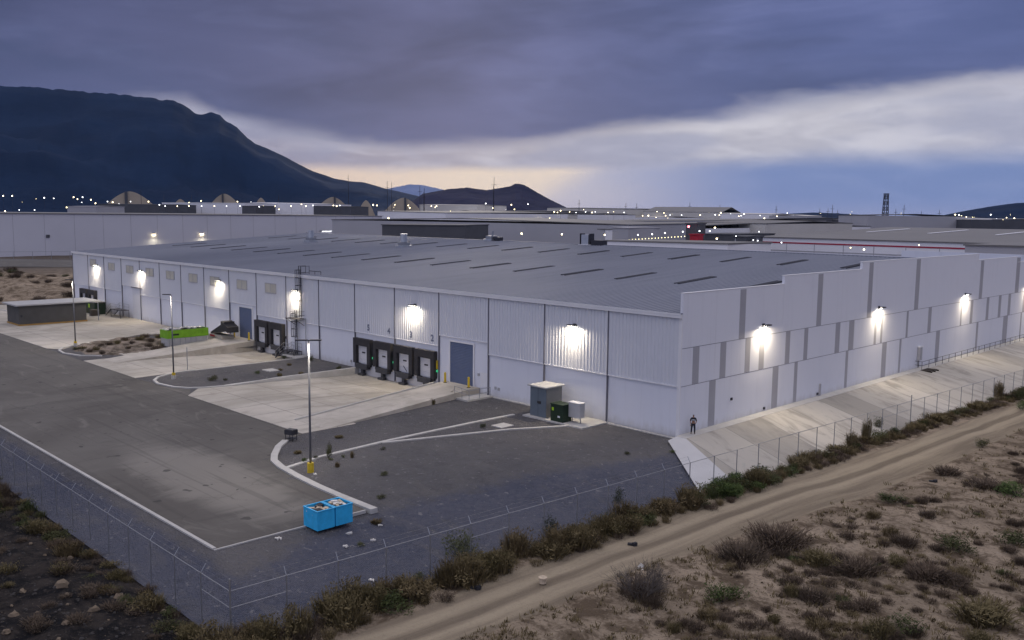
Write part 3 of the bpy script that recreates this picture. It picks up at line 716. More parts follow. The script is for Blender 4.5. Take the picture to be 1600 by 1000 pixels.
# small wall bits
mb = MB(); mb.box(-26.0, -.03, .6, -24.9, 0, 2.2); mb.build('wall_panel', M['white_trim'], B)
for x, z in ((-26.3, 1.9), (-23.6, .8), (-23.1, .75), (-50.4, .4)): MB().box(x-.12, -.12, z-.15, x+.12, -.02, z+.15).build('socket_box', M['cab_light'], B)
mb = MB(); mb.box(1447, 0, 0, 1448, 1, 1) if False else None
MB().box(.0, 26.3, -.0, .16, 26.5, 1.3).build('drain_pipe', M['grey_paint'], B)
for y_, z_ in ((8.4, 2.1), (25.9, .25), (14.6, .3)): MB().box(.0, y_-.12, z_-.12, .12, y_+.12, z_+.12).build('socket_box', M['dark_steel'], B)

# ------------------------------------------------------------------ wall lamps (lit)
def area(name, loc, rot, w_, h_, power, col, parent):
    l = bpy.data.lights.new(name, 'AREA'); l.shape = 'RECTANGLE'; l.size = w_; l.size_y = h_; l.energy = power; l.color = col
    o = bpy.data.objects.new(name, l); COL.objects.link(o); o.parent = parent; o.location = loc; o.rotation_euler = rot; return o
def wall_lamp(x, y, z, front, label, power):
    t = thing('wall_lamp', label, 'wall lamp', (x, y, z), 'floodlights fixed high on the warehouse walls', 0 if front else R(90))
    b = MB(); b.box(-.48, -.72, .02, .48, -.28, .13); b.box(-.08, -.28, .03, .08, -.02, .11); b.box(-.2, -.10, -.12, .2, -.02, .2); b.build('housing', M['dark_steel'], t, loc=(0, 0, 0))
    l = MB(); l.box(-.43, -.66, .006, .43, -.34, .018); l.build('lens', M['lens'], t, loc=(0, 0, 0))
    area('lamp_light', (0, -.50 if front else -.66, -.03), (R(-20), 0, 0), 1.3, .34, power, (1, .84, .60), t)
WL = [(-135.0, 'wall lamp near the far left end of the dock wall, beside the first window'), (-114.2, 'wall lamp above the white roller door on the left part of the dock wall'),
      (-85.1, 'wall lamp beside the window left of the left blue door'), (-62.9, 'wall lamp behind the caged ladder'),
      (-37.2, 'wall lamp above the docks numbered 2 and 3'), (-12.4, 'wall lamp above the grey cabinet near the building corner')]
for x, lb in WL: wall_lamp(x, -.10, 8.62, True, lb, PACK_W)
for y, lb in ((13.75, 'gable wall lamp nearest the building corner and the standing person'), (40.58, 'second gable wall lamp from the building corner'),
              (69.4, 'third gable wall lamp from the building corner, above the handrail'), (97.8, 'gable wall lamp at the right edge of the photo')):
    wall_lamp(.0, y, 8.72, False, lb, PACKR_W)

# ------------------------------------------------------------------ pole lamps
def lamp_post(x, y, h, heads, label, yellow):
    t = thing('lamp_post', label, 'street lamp', (x, y, -.3), 'tall lamp posts in the yard')
    MB().tube((0, 0, 0), (0, 0, h), .10, 10, .065).build('pole', M['pole'], t, loc=(0, 0, 0), smooth=True)
    b = MB(); b.tube((0, 0, -.1), (0, 0, .75 if yellow else .45), .26, 14); b.build('base', M['yellow'] if yellow else M['kerb'], t, loc=(0, 0, 0))
    if not yellow: MB().tube((0, 0, .45), (0, 0, .75), .2, 12).build('base_collar', M['yellow'], t, loc=(0, 0, 0))
    for sx in heads:
        g = MB(); g.box(min(sx*.1, sx*.95), -.16, h, max(sx*.1, sx*.95), .16, h+.09); g.tube((0, 0, h+.03), (sx*.2, 0, h+.05), .04)
        hd = g.build('lamp_head', M['dark_steel'], t, loc=(0, 0, 0)); hd.rotation_euler = (0, 0, R(50))
        l = MB(); l.box(min(sx*.3, sx*.9), -.08, h-.004, max(sx*.2, sx*.9), .12, h-.001); lo = l.build('lens', M['lens_pole'], hd, loc=(0, 0, 0))
        ld = bpy.data.lights.new('lamp_light', 'SPOT'); ld.energy = POLE_W/len(heads); ld.color = (1, .89, .72); ld.spot_size = R(166); ld.spot_blend = .35; ld.shadow_soft_size = .3
        lo_ = bpy.data.objects.new('lamp_light', ld); COL.objects.link(lo_); lo_.parent = t; lo_.location = (sx*.55*math.cos(R(50)), sx*.55*math.sin(R(50)), h-.06)
lamp_post(-12.9, -29.7, 10.1, (-1, 1), 'twin head lamp post with yellow base on the gravel nearest the camera', True)
lamp_post(-56.7, -20.6, 9.9, (-1,), 'single head lamp post on the kerbed gravel island in front of the ramp', False)
lamp_post(-90.5, -19.9, 9.6, (-1,), 'far left lamp post standing by the rubble island in front of the grey shed', False)

# ------------------------------------------------------------------ caged ladder
t = thing('caged_ladder', 'galvanised caged ladder tower climbing the dock wall to the roof', 'ladder', (-62.6, -.6, -.3))
def ladder(x, y, z0, z1, cz, name):
    l = MB()
    for s in (-.25, .25): l.tube((x+s, y, z0), (x+s, y, z1), .055)
    z = z0+.3
    while z < z1-.1: l.tube((x-.25, y, z), (x+.25, y, z), .018, 5); z += .3
    o = l.build(name, M['dark_steel'], t)
    c = MB(); z = cz; N = 10
    def arc(k, z): a = math.pi*(k/N); return (x+.42*math.cos(a), y-.72*math.sin(a), z)
    while z < z1+.02:
        for k in range(N): c.tube(arc(k, z), arc(k+1, z), .035, 5)
        z += 1.05
    for k in (1, 3, 5, 7, 9): c.tube(arc(k, cz), arc(k, z-1.05), .035, 5)
    c.build('safety_cage', M['dark_steel'], o)
ladder(-63.1, -.30, -.3, 5.9, 2.3, 'lower_ladder'); ladder(-61.9, -.30, 5.0, 12.0, 7.3, 'upper_ladder')
pl = MB(); pl.box(-63.9, -1.5, 4.82, -61.2, -.10, 4.9); pl.tube((-63.8, -1.45, 4.85), (-63.8, -.1, 3.9), .04); pl.tube((-61.3, -1.45, 4.85), (-61.3, -.1, 3.9), .04)
pf = pl.build('platform', M['dark_steel'], t)
rl = MB()
for zz in (5.35, 5.85):
    rl.tube((-62.6, -1.48, zz), (-61.2, -1.48, zz), .025); rl.tube((-61.2, -1.48, zz), (-61.2, -.1, zz), .025)
for x in (-62.6, -61.9, -61.2): rl.tube((x, -1.48, 4.9), (x, -1.48, 5.85), .028)
rl.build('guard_rail', M['dark_steel'], pf)
rl = MB()
for x in (-62.35, -61.45):
    rl.tube((x, -.3, 11.1), (x, .9, 11.1), .03); rl.tube((x, .9, 10.9), (x, .9, 12.0), .03); rl.tube((x, -.3, 12.0), (x, .9, 12.0), .03)
rl.tube((-61.45, .9, 11.35), (-58.9, 1.1, 11.35), .045); rl.tube((-58.9, 1.1, 10.9), (-58.9, 1.1, 11.4), .035); rl.tube((-60.2, 1.0, 10.9), (-60.2, 1.0, 11.35), .035)
rl.build('roof_handrail', M['dark_steel'], t)
MB().box(-64.1, -1.9, -.35, -60.5, -.05, -.16).build('ladder_pad', M['kerb'], t)
MB().tube((-60.7, -.25, -.2), (-60.7, -.25, 5.0), .05).build('conduit', M['steel'], t)

# ------------------------------------------------------------------ steel stairs
def stairs(x0, z0, x1, z1, xe, yb, yf, label):
    t = thing('steel_stairs', label, 'stairs', (x0, yf, z0))
    n = max(3, int(round((z1-z0)/.19))); s = MB()
    for k in range(n):
        a = (k+.5)/n; x = x0+(x1-x0)*a; s.box(x-.14, yf, z0+(z1-z0)*(k+1)/n-.04, x+.14, yb, z0+(z1-z0)*(k+1)/n)
    s.build('treads', M['dark_steel'], t)
    for y in (yf, yb):
        g = MB(); g.prism([(x0, y-.03), (x1, y-.03), (x1, y+.03), (x0, y+.03)], [z0-.05, z1-.25, z1-.25, z0-.05], [z0+.12, z1, z1, z0+.12])
        g.build('stringer', M['dark_steel'], t)
    p = MB(); p.box(min(x1, xe), yf, z1-.08, max(x1, xe), yb, z1)
    for x in (x1, xe):
        for y in (yf+.05, yb-.05): p.tube((x, y, -.9 if z0 < -.5 else -.3), (x, y, z1-.08), .04)
    p.build('landing', M['dark_steel'], t)
    r = MB()
    for y in (yf, yb):
        for dz in (.5, 1.0):
            r.tube((x0, y, z0+dz), (x1, y, z1+dz), .025); r.tube((x1, y, z1+dz), (xe, y, z1+dz), .025)
        for (x, z) in ((x0, z0), ((x0+x1)/2, (z0+z1)/2), (x1, z1), ((x1+xe)/2, z1), (xe, z1)): r.tube((x, y, z), (x, y, z+1.0), .025)
    r.build('handrail', M['steel'], t)
stairs(-66.4, -.95, -64.2, .40, -61.6, -.35, -1.65, 'steel stairs and landing beside the caged ladder, rising from the sunken dock')
stairs(-126.5, -.26, -124.0, 1.2, -119.6, -.5, -2.1, 'steel stairs and landing by the white roller door near the far left end')

# ------------------------------------------------------------------ rails and bollards
def bollard(x, y, z, label):
    t = thing('bollard', label, 'bollard', (x, y, z), 'yellow bollards guarding the blue doors')
    MB().tube((0, 0, 0), (0, 0, 1.12), .13, 12).tube((0, 0, 1.12), (0, 0, 1.18), .13, 12, .06).build('post', M['yellow'], t, loc=(0, 0, 0))
    MB().tube((0, 0, -.01), (0, 0, .05), .22, 12).build('base_plate', M['dark_steel'], t, loc=(0, 0, 0))
bollard(-30.95, -.85, .45, 'yellow bollard left of the blue door near dock number 2'); bollard(-27.0, -.85, .45, 'yellow bollard right of the blue door near dock number 2')
bollard(-79.6, -.85, .47, 'yellow bollard left of the far blue door, beside the tilted skip'); bollard(-75.2, -.85, .47, 'yellow bollard right of the far blue door')
t = thing('handrail', 'thin grey pipe handrail beside the blue door near the weeds', 'railing', (-25, -1, -.2))
rl = MB(); pts = [(-26.0, -3.6, .42), (-26.0, -.9, .5), (-24.2, -.8, -.1)]
MB().box(-26.05, -3.7, -.4, -24.0, -.02, -.12).build('landing_slab', M['kerb'], t)
P_ = [(-25.95, -3.8, .15), (-24.1, -3.4, -.15), (-24.05, -.4, -.15)]
for (a, b) in zip(P_, P_[1:]):
    for dz in (.5, 1.0): rl.tube((a[0], a[1], a[2]+dz), (b[0], b[1], b[2]+dz), .03)
for p in P_+[(-24.1, -1.9, -.15), (-25, -3.6, 0)]: rl.tube((p[0], p[1], -.3), (p[0], p[1], p[2]+1.0), .03)
rl.build('rail', M['steel'], t)
t = thing('handrail', 'long grey handrail along the top of the concrete embankment at the right', 'railing', (1.0, 52, 0))
rl = MB()
for dz in (.5, 1.0): rl.tube((1.0, 52.5, dz), (1.0, 111, dz-.1), .03)
rl.tube((1.0, 52.5, 1.0), (.1, 52.5, 1.0), .03); rl.tube((1.0, 52.5, .5), (.1, 52.5, .5), .03)
rl.build('rail', M['dark_steel'], t)
y = 52.5
while y < 111: MB().tube((1.0, y, -.02), (1.0, y, 1.0), .032).build('post', M['dark_steel'], t); y += 2.35
t = thing('wall_cabinet', 'slim grey cabinet with white top on the gable wall at the handrail end', 'cabinet', (.2, 54, 0))
MB().box(.02, 53.3, 1.0, .35, 54.1, 2.7).build('body', M['cab_light'], t); MB().box(.0, 53.2, 2.7, .42, 54.2, 2.85).build('lid', M['white_trim'], t)
MB().box(.05, 53.6, 0, .15, 53.8, 1.0).build('conduit', M['steel'], t)
t = thing('pallet', 'dark wooden pallet lying at the top of the embankment by the handrail', 'pallet', (1.7, 53, -.1))
for i in range(5): MB().box(-.6+.26*i, -1.2, .08, -.4+.26*i, 1.2, .12).build('board', M['twig_dark'], t, loc=(0, 0, 0))
for s in (-1.1, 0, 1.1): MB().box(-.6, s-.06, -.08, .85, s+.06, .079).build('bearer', M['twig_dark'], t, loc=(0, 0, 0))

# ------------------------------------------------------------------ cabinets near the corner
t = thing('electrical_cabinet', 'tall grey electrical cabinet with pale flat roof near the building corner', 'cabinet', (-14, -2.5, -.3))
MB().box(-15.6, -4.0, -.35, -7.9, -.2, -.17).build('concrete_pad', M['kerb'], t)
bd = MB().box(-15.05, -3.5, -.17, -12.9, -1.3, 2.75); bd.build('body', M['cab_side'], t)
fr = MB().box(-15.03, -3.54, -.12, -12.92, -3.5, 2.7).build('front_door', M['cab_grey'], t)
MB().box(-14.05, -3.60, 1.15, -13.6, -3.54, 1.4).build('handle', M['black_rubber'], fr); MB().box(-13.99, -3.545, -.05, -13.96, -3.542, 2.65).build('door_gap', M['black_rubber'], fr)
MB().box(-15.25, -3.75, 2.75, -12.7, -1.1, 2.87).build('roof', M['shed_roof'], t)
t = thing('transformer', 'dark green transformer box with lime sticker beside the grey cabinet', 'transformer', (-11.3, -3.1, -.17))
MB().box(-12.1, -3.75, -.17, -10.55, -2.5, 1.45).build('body', M['trans_green'], t); MB().box(-12.16, -3.81, 1.45, -10.5, -2.44, 1.52).build('lid', M['trans_green'], t)
MB().box(-11.95, -3.765, .85, -11.7, -3.752, 1.15).build('sticker', M['hi_green'], t); MB().box(-11.2, -3.765, .25, -10.9, -3.752, .42).build('label_plate', M['white_trim'], t)
t = thing('meter_cabinet', 'light grey meter cabinet on two thin legs beside the dark transformer', 'cabinet', (-9.9, -2.7, -.17))
MB().box(-10.5, -3.0, .35, -9.1, -2.3, 1.75).build('body', M['cab_light'], t); MB().box(-10.55, -3.05, 1.75, -9.05, -2.25, 1.8).build('lid', M['white_trim'], t)
for x in (-10.3, -9.3): MB().tube((x, -2.65, -.17), (x, -2.65, .35), .05).build('leg', M['steel'], t)
tag(MB().box(-14.6, -9.2, -.30, -13.2, -7.6, -.22).build('manhole_cover', M['kerb']), 'square pale concrete cover set in the gravel between two kerb strips', 'manhole cover')
pp = at(423, 579); tag(MB().box(pp.x-.9, pp.y-.7, -.30, pp.x+.9, pp.y+.7, -.20).build('concrete_slab', M['kerb']), 'pale concrete slab lying in the gravel island', 'concrete slab')

# ------------------------------------------------------------------ shed
t = thing('shed', 'low dark grey flat roofed shed with ochre base on the left of the yard', 'shed', (-121.5, -13.5, -.3))
MB().box(-126.0, -18.8, -.1, -119.5, -8.0, 3.1).build('wall', M['shed_wall'], t); MB().box(-126.05, -18.9, -.3, -119.4, -7.9, -.0).build('base', M['shed_base'], t)
MB().box(-126.6, -19.4, 3.1, -119.1, -5.6, 3.32).build('roof', M['shed_roof'], t)
for y in (-6.0,): MB().tube((-119.4, y, -.3), (-119.4, y, 3.1), .08).build('post', M['steel'], t)
MB().box(-119.53, -18.6, 1.2, -119.49, -18.3, 1.6).build('switch_box', M['dark_steel'], t)
# clutter by the far docks
t = thing('transformer', 'olive transformer box with bright yellow sticker by the far left docks', 'transformer', (-131, -2, -.3))
MB().box(-133.2, -3.2, -.25, -128.8, -1.2, 1.9).build('body', M['trans_green'], t); MB().box(-133.3, -3.3, 1.9, -128.7, -1.1, 2.0).build('lid', M['dock_grey'], t)
MB().box(-131.9, -3.23, .9, -131.2, -3.2, 1.6).build('sticker', M['hi_green'], t)
t = thing('pallet_stack', 'grey stack of pallets and beams beside the far left steel stairs', 'pallet stack', (-127.5, -3.5, -.3))
for i in range(6): MB().box(-128.3+.05*i, -4.4, -.26+.2*i, -126.9, -3.0, -.14+.2*i).build('pallet', M['twig'], t)
t = thing('scaffold_heap', 'jumble of steel frames between the shed and the far left docks', 'scaffolding', (-138, -3, -.3))
for i in range(4):
    fm = MB(); x = -141+1.6*i
    for (a, b) in (((x, -4, -.3), (x+.3, -3.6, 1.6)), ((x+1, -3, -.3), (x+1, -3.2, 1.5)), ((x, -3.8, 1.5), (x+1.1, -3.1, 1.5)), ((x, -3.9, .6), (x+1.1, -3.1, .5))): fm.tube(a, b, .07)
    fm.build('frame', M['dark_steel'], t)
MB().box(-141.5, -5.0, -.27, -133.6, -2.6, -.1).build('timber_base', M['shed_base'], t)

# ------------------------------------------------------------------ lime skip, tilted hopper
t = thing('skip', 'lime green skip with pale ribbed lower half behind the access ramp', 'skip', (-82, -8, -.3))
z_ = 2.15
MB().box(-82.6, -10.9, 1.05, -80.1, -4.7, 2.2).build('upper_body', M['lime'], t)
lo = MB().box(-82.5, -10.8, -.1, -80.2, -4.8, 1.05)
for i in range(8): lo.box(-80.2, -10.6+.8*i, -.1, -80.1, -10.5+.8*i, 1.04)
lo.build('lower_body', M['cab_light'], t)
MB().box(-80.099, -10.3, 1.45, -80.08, -9.2, 1.7).build('marking', M['trans_green'], t)
for y in (-10.2, -5.4): MB().tube((-82.6, y, -.1), (-80.1, y, -.1), .18, 10).build('roller', M['dark_steel'], t)
random.seed(5)
tr_ = MB()
for i in range(14):
    y = -10.5+random.random()*5.4; x = -82.3+random.random()*1.6; tr_.obox((x, y), random.random()*3, .3, .2, 2.19, 2.28+random.random()*.14)
tr_.box(-82.45, -10.7, 2.12, -80.25, -4.9, 2.2); tr_.build('rubbish_load', M['trash_white'], t)
t = thing('tilted_hopper', 'black steel hopper tipped on a tan concrete block beside the far blue door', 'hopper', (-80.5, -2.2, .3))
MB().box(-83.4, -3.2, -.28, -79.0, -1.2, .9).build('concrete_block', M['ramp'], t)
hp = MB(); hp.prism([(-82.9, -3.0), (-78.4, -3.0), (-78.4, -1.4), (-82.9, -1.4)], [.92, 1.6, 1.6, .92], [1.15, 3.05, 3.05, 1.15]); hp.prism([(-79.4, -3.1), (-77.4, -3.1), (-77.4, -1.3), (-79.4, -1.3)], [2.2, 1.5, 1.5, 2.2], [3.1, 2.3, 2.3, 3.1]); hp.build('hopper_body', M['black_rubber'], t)
MB().box(-82.6, -3.25, .6, -81.2, -3.202, .85).build('red_patch', M['red_wall'], t)
t = thing('sign_post', 'thin grey post standing at the edge of the kerbed gravel island', 'post', (0, 0, 0)); p0 = at(293, 579)
t.location = (p0.x, p0.y, -.3); MB().tube((0, 0, -.05), (0, 0, 2.9), .05).build('post', M['steel'], t, loc=(0, 0, 0)); MB().tube((0, 0, -.05), (0, 0, .12), .12).build('footing', M['kerb'], t, loc=(0, 0, 0))

# ------------------------------------------------------------------ blue bins and cart
def bluebin(y0, label, seed):
    t = thing('waste_bin', label, 'skip', (-2.2, y0+.63, -.3), 'blue open skips at the yard kerb')
    x0, x1, y1, zb, zt, th = -.78, .78, .63, .06, 1.25, .05
    b = MB(); b.box(x0, -y1, zb, x1, y1, zb+.05); b.box(x0, -y1, zb+.05, x1, -y1+th, zt); b.box(x0, y1-th, zb+.05, x1, y1, zt)
    b.box(x0, -y1+th, zb+.05, x0+th, y1-th, zt); b.box(x1-th, -y1+th, zb+.05, x1, y1-th, zt); b.build('body', M['bin_blue'], t, loc=(0, 0, 0))
    b = MB(); b.box(x0-.03, -y1-.03, zt+.001, x1+.03, -y1+.06, zt+.06); b.box(x0-.03, y1-.06, zt+.001, x1+.03, y1+.03, zt+.06); b.box(x0-.03, -y1+.06, zt+.001, x0+.06, y1-.06, zt+.06); b.box(x1-.06, -y1+.06, zt+.001, x1+.03, y1-.06, zt+.06); b.build('rim', M['bin_blue'], t, loc=(0, 0, 0))
    b = MB(); b.box(x0+.1, -y1+.1, -.0, x1-.1, -y1+.25, zb); b.box(x0+.1, y1-.25, -.0, x1-.1, y1-.1, zb); b.build('skid', M['dark_steel'], t, loc=(0, 0, 0))
    random.seed(seed)
    for nm, mt, n in (('rubbish', 'trash', 16), ('pale_rubbish', 'trash_white', 9), ('black_bag', 'trash_dark', 8)):
        r = MB()
        for _ in range(n):
            cx, cy = random.uniform(-.5, .5), random.uniform(-.4, .4); a = random.random()*3; hx = random.uniform(.08, .3); hy = random.uniform(.06, .22); z = random.uniform(.95, 1.28)
            ca, sa = math.cos(a), math.sin(a); tl = random.uniform(-.25, .25)
            r.prism([(cx+ca*x-sa*y, cy+sa*x+ca*y) for x, y in ((-hx, -hy), (hx, -hy), (hx, hy), (-hx, hy))], [z-.06-tl*.3, z-.06+tl*.3, z-.06+tl*.3, z-.06-tl*.3], [z-tl*.3, z+tl*.3, z+tl*.3+.02, z-tl*.3])
        r.build(nm, mt and M[mt], t, loc=(0, 0, 0))
    return t
bluebin(-36.45, 'nearer left blue skip heaped with cardboard and rubbish', 3); bluebin(-35.10, 'further right blue skip of the joined pair by the kerb', 8)
cp = at(455, 688)
t = thing('handcart', 'small dark metal handcart at the tip of the kerb', 'cart', (cp.x, cp.y, -.3), rz=R(20))
b = MB(); b.prism([(-.45, -.35), (.45, -.35), (.45, .35), (-.45, .35)], .55, .95); b.build('tray', M['dark_steel'], t, loc=(0, 0, 0))
for sx in (-.38, .38):
    for sy in (-.28, .28): MB().tube((sx, sy, .0), (sx, sy, .55), .03).build('leg', M['dark_steel'], t, loc=(0, 0, 0))
MB().box(-.35, -.25, .18, .35, .25, .24).build('shelf', M['dark_steel'], t, loc=(0, 0, 0)); MB().box(-.4, -.3, .951, .4, .3, .99).build('lid', M['dock_grey'], t, loc=(0, 0, 0))

# ------------------------------------------------------------------ person
def skin_mesh(name, verts, edges, rad, mt, parent, sub=2):
    me = bpy.data.meshes.new(name); me.from_pydata(verts, edges, []); me.materials.append(mt)
    o = bpy.data.objects.new(name, me); COL.objects.link(o)
    if parent: o.parent = parent
    s = o.modifiers.new('skin', 'SKIN'); s.use_smooth_shade = True
    for i, rr in enumerate(rad): me.skin_vertices[0].data[i].radius = rr if isinstance(rr, tuple) else (rr, rr)
    me.skin_vertices[0].data[0].use_root = True
    o.modifiers.new('sub', 'SUBSURF').levels = 1; o.modifiers['sub'].render_levels = sub
    return o
pt = thing('person', 'person in dark trousers, pale shirt and dark cap standing at the wall corner', 'person', (.62, 1.25, 0), rz=R(35))
V = [(0, 0, .95), (0, 0, 1.12), (0, -.01, 1.32), (0, 0, 1.46), (0, -.01, 1.53), (0, -.03, 1.63), (0, -.01, 1.72),
     (.19, 0, 1.42), (.27, -.02, 1.16), (.20, -.17, 1.02), (.14, -.24, 1.03), (-.19, 0, 1.42), (-.27, .02, 1.15), (-.25, -.08, .92), (-.25, -.11, .84),
     (.10, 0, .88), (.13, -.03, .50), (.14, .0, .09), (.15, -.14, .04), (-.10, 0, .88), (-.14, .0, .50), (-.16, .05, .09), (-.18, -.09, .04)]
Ed = [(0, 1), (1, 2), (2, 3), (3, 4), (4, 5), (5, 6), (3, 7), (7, 8), (8, 9), (9, 10), (3, 11), (11, 12), (12, 13), (13, 14), (0, 15), (15, 16), (16, 17), (17, 18), (0, 19), (19, 20), (20, 21), (21, 22)]
Rd = [(.15, .11), (.13, .10), (.16, .11), (.09, .08), .055, (.08, .095), (.075, .09), .06, .045, .035, .03, .06, .045, .035, .03, .085, .06, .045, .04, .085, .06, .045, .04]
skin_mesh('body', V, Ed, Rd, M['skin'], pt)
sh_i = [1, 2, 3, 7, 8, 11, 12]; mp = {k: i for i, k in enumerate(sh_i)}
skin_mesh('shirt', [V[i] for i in sh_i], [(mp[a], mp[b]) for a, b in Ed if a in mp and b in mp], [tuple(r+.02 for r in (Rd[i] if isinstance(Rd[i], tuple) else (Rd[i], Rd[i]))) for i in sh_i], M['cloth_dark'], pt)
ve = [0, 1, 2]; skin_mesh('vest', [(0, 0, 1.20), (0, 0, 1.31), (0, 0, 1.43)], [(0, 1), (1, 2)], [(.185, .14), (.20, .15), (.15, .12)], M['cloth_grey'], pt)
tr_i = [0, 15, 16, 17, 19, 20, 21]; mp = {k: i for i, k in enumerate(tr_i)}
skin_mesh('trousers', [V[i] for i in tr_i], [(mp[a], mp[b]) for a, b in Ed if a in mp and b in mp], [tuple(r+.022 for r in (Rd[i] if isinstance(Rd[i], tuple) else (Rd[i], Rd[i]))) for i in tr_i], M['cloth_dark'], pt)
for i in (17, 21): skin_mesh('boot', [(V[i][0], V[i][1], .07), V[i+1]], [(0, 1)], [.055, .05], M['boot'], pt)
skin_mesh('cap', [(0, -.02, 1.69), (0, -.01, 1.76)], [(0, 1)], [(.10, .115), (.08, .09)], M['cloth_dark'], pt)
bm_ = MB()
for k, l in ((0, .085), (1, .09), (2, .085), (3, .07)): bm_.tube((-.25+.018*(k-1.5), -.12, .83), (-.25+.02*(k-1.5), -.15, .83-l), .009)
bm_.tube((-.225, -.14, .84), (-.20, -.18, .80), .010); bm_.build('fingers', M['skin'], pt, loc=(0, 0, 0))

# ------------------------------------------------------------------ fence
t = thing('chain_link_fence', 'long chain link fence with barbed wire arms around the gravel yard', 'fence', (6.0, -46.1, -1.4))
ZB, ZT = -1.42, 1.12
def gzf(x, y): return -1.42
cor = (6.0, -46.1)
left = [(6.0-3.1*i, -46.1+.02*i) for i in range(1, 20)]; right = []
y = -46.1
for i in range(1, 52):
    y += 2.98; right.append((fx(y), y))
def post(x, y, tall, arm):
    r_ = .045 if tall else .034
    p = MB().tube((x, y, ZB-.2), (x, y, ZT+(.62 if tall else .03)), r_, 7)
    if arm and not tall: p.tube((x, y, ZT), (x+arm[0]*.30, y+arm[1]*.30, ZT+.42), .022, 5)
    p.build('post', M['steel'], t)
post(*cor, True, None)
for i, (x, y) in enumerate(left): post(x, y, False, (0.1, .9))
for i, (x, y) in enumerate(right): post(x, y, i in (23, ), (-.9, .1) if i < 12 else None)
mb = MB()
for run in ([cor]+left, [cor]+right):
    for a, b in zip(run, run[1:]): mb.tube((*a, ZT), (*b, ZT), .024, 5)
mb.build('top_rail', M['steel'], t)
def seg(a, b, z): MB().tube((*a, z), (*b, z), .020, 5).build('brace_rail', M['steel'], t)
for a, b in ((cor, left[0]), (cor, right[0]), (right[21], right[22]), (right[22], right[23]), (right[4], right[5])): seg(a, b, ZT-.85)
mb = MB()
for k in (0, 1):
    oz, oo = .2+.2*k, .14+.14*k
    for run, dx, dy in (([cor]+left, .0, 1), ([cor]+right[:12], -1, .0)):
        for a, b in zip(run, run[1:]): mb.tube((a[0]+dx*oo, a[1]+dy*oo, ZT+oz), (b[0]+dx*oo, b[1]+dy*oo, ZT+oz), .006, 3)
mb.build('barbed_wire', M['steel'], t)
mb = MB()
for run in ([cor]+left, [cor]+right):
    for a, b in zip(run, run[1:]): mb.quad((*a, ZB+.02), (*b, ZB+.02), (*b, ZT-.02), (*a, ZT-.02))
mb.build('mesh', M['chain'], t)

# ------------------------------------------------------------------ plants
def leafy(seed, rx, rz, n, ls, up_=.3, mt='leaf_green', lump=.35, blade=False):
    random.seed(seed); mb = MB(); lob = [(random.uniform(-.55, .55)*rx, random.uniform(-.55, .55)*rx, random.uniform(.25, .75)*rz, random.uniform(.35, .65)) for _ in range(7)]
    for i in range(n):
        if blade:
            a = random.random()*6.283; rr = rx*.55*random.random()**.7; bx, by = rr*math.cos(a), rr*math.sin(a)
            tl = random.uniform(.2, .9)*rx; ta = a+random.gauss(0, .6); h = rz*random.uniform(.45, 1.05)*(1-.35*rr/rx)
            tip = Vector((bx+tl*.6*math.cos(ta), by+tl*.6*math.sin(ta), h)); w_ = ls*random.uniform(.5, 1.1); sd = Vector((-math.sin(ta+random.gauss(0, .8)), math.cos(ta), 0))*w_
            mid = Vector((bx, by, 0)).lerp(tip, .55)+Vector((0, 0, h*.12))
            mb.quad(Vector((bx, by, -.08))-sd*.5, Vector((bx, by, -.08))+sd*.5, mid+sd*.6, mid-sd*.6); mb.tri(mid-sd*.6, mid+sd*.6, tip)
        else:
            lx, ly, lz, lr = random.choice(lob)
            d = Vector((random.gauss(0, 1), random.gauss(0, 1), random.gauss(0, 1))).normalized()*(random.random()**.45)
            p = Vector((lx+d.x*lr*rx, ly+d.y*lr*rx, max(.02, lz+d.z*lr*rz*.75)))
            q = Vector((random.gauss(0, 1), random.gauss(0, 1), random.gauss(0, 1)+up_)).normalized(); s = q.orthogonal().normalized()
            L = ls*random.uniform(.6, 1.5); W_ = L*random.uniform(.35, .6)
            mb.quad(p-s*W_*.5, p+q*L*.5-s*W_*.15, p+q*L, p+q*L*.45+s*W_*.5)
    return mb
def shrub_proto(seed, kind):
    mats = dict(green='leaf_green', bright='leaf_bright', dry='leaf_dry', brown='leaf_brown')
    t = thing('shrub', 'x', 'shrub', (0, 0, -50))
    if kind == 'green': leafy(seed, .8, 1.0, 800, .12).build('foliage', M['leaf_green'], t, loc=(0, 0, 0))
    elif kind == 'bright': leafy(seed, .85, .8, 900, .13, .8).build('foliage', M['leaf_bright'], t, loc=(0, 0, 0))
    elif kind == 'dry':
        a = leafy(seed, .85, 1.05, 480, .13, 1.0); b = leafy(seed+50, .9, 1.15, 260, .035, blade=True); k = len(a.v); a.v += b.v; a.f += [tuple(i+k for i in f) for f in b.f]; a.m += b.m
        a.build('foliage', M['leaf_dry'], t, loc=(0, 0, 0))
    else:
        a = leafy(seed, .85, .6, 420, .09, .6); b = leafy(seed+50, .95, .8, 420, .022, blade=True); k = len(a.v); a.v += b.v; a.f += [tuple(i+k for i in f) for f in b.f]; a.m += b.m
        a.build('foliage', M['leaf_brown'], t, loc=(0, 0, 0))
    random.seed(seed+9); s = MB()
    for _ in range(7):
        a = random.random()*6.28; s.tube((0, 0, -.15), (.5*math.cos(a), .5*math.sin(a), random.uniform(.4, .8)), .018, 4, .006)
    s.build('stem', M['twig_dark'], t, loc=(0, 0, 0))
    return t
PROTO = {}
used_p = {}
def protos(kind):
    if kind not in PROTO: PROTO[kind] = [shrub_proto(100*len(PROTO)+i, kind) for i in range(4)]; used_p[kind] = 0
    return PROTO[kind]
cnt_sh = 0
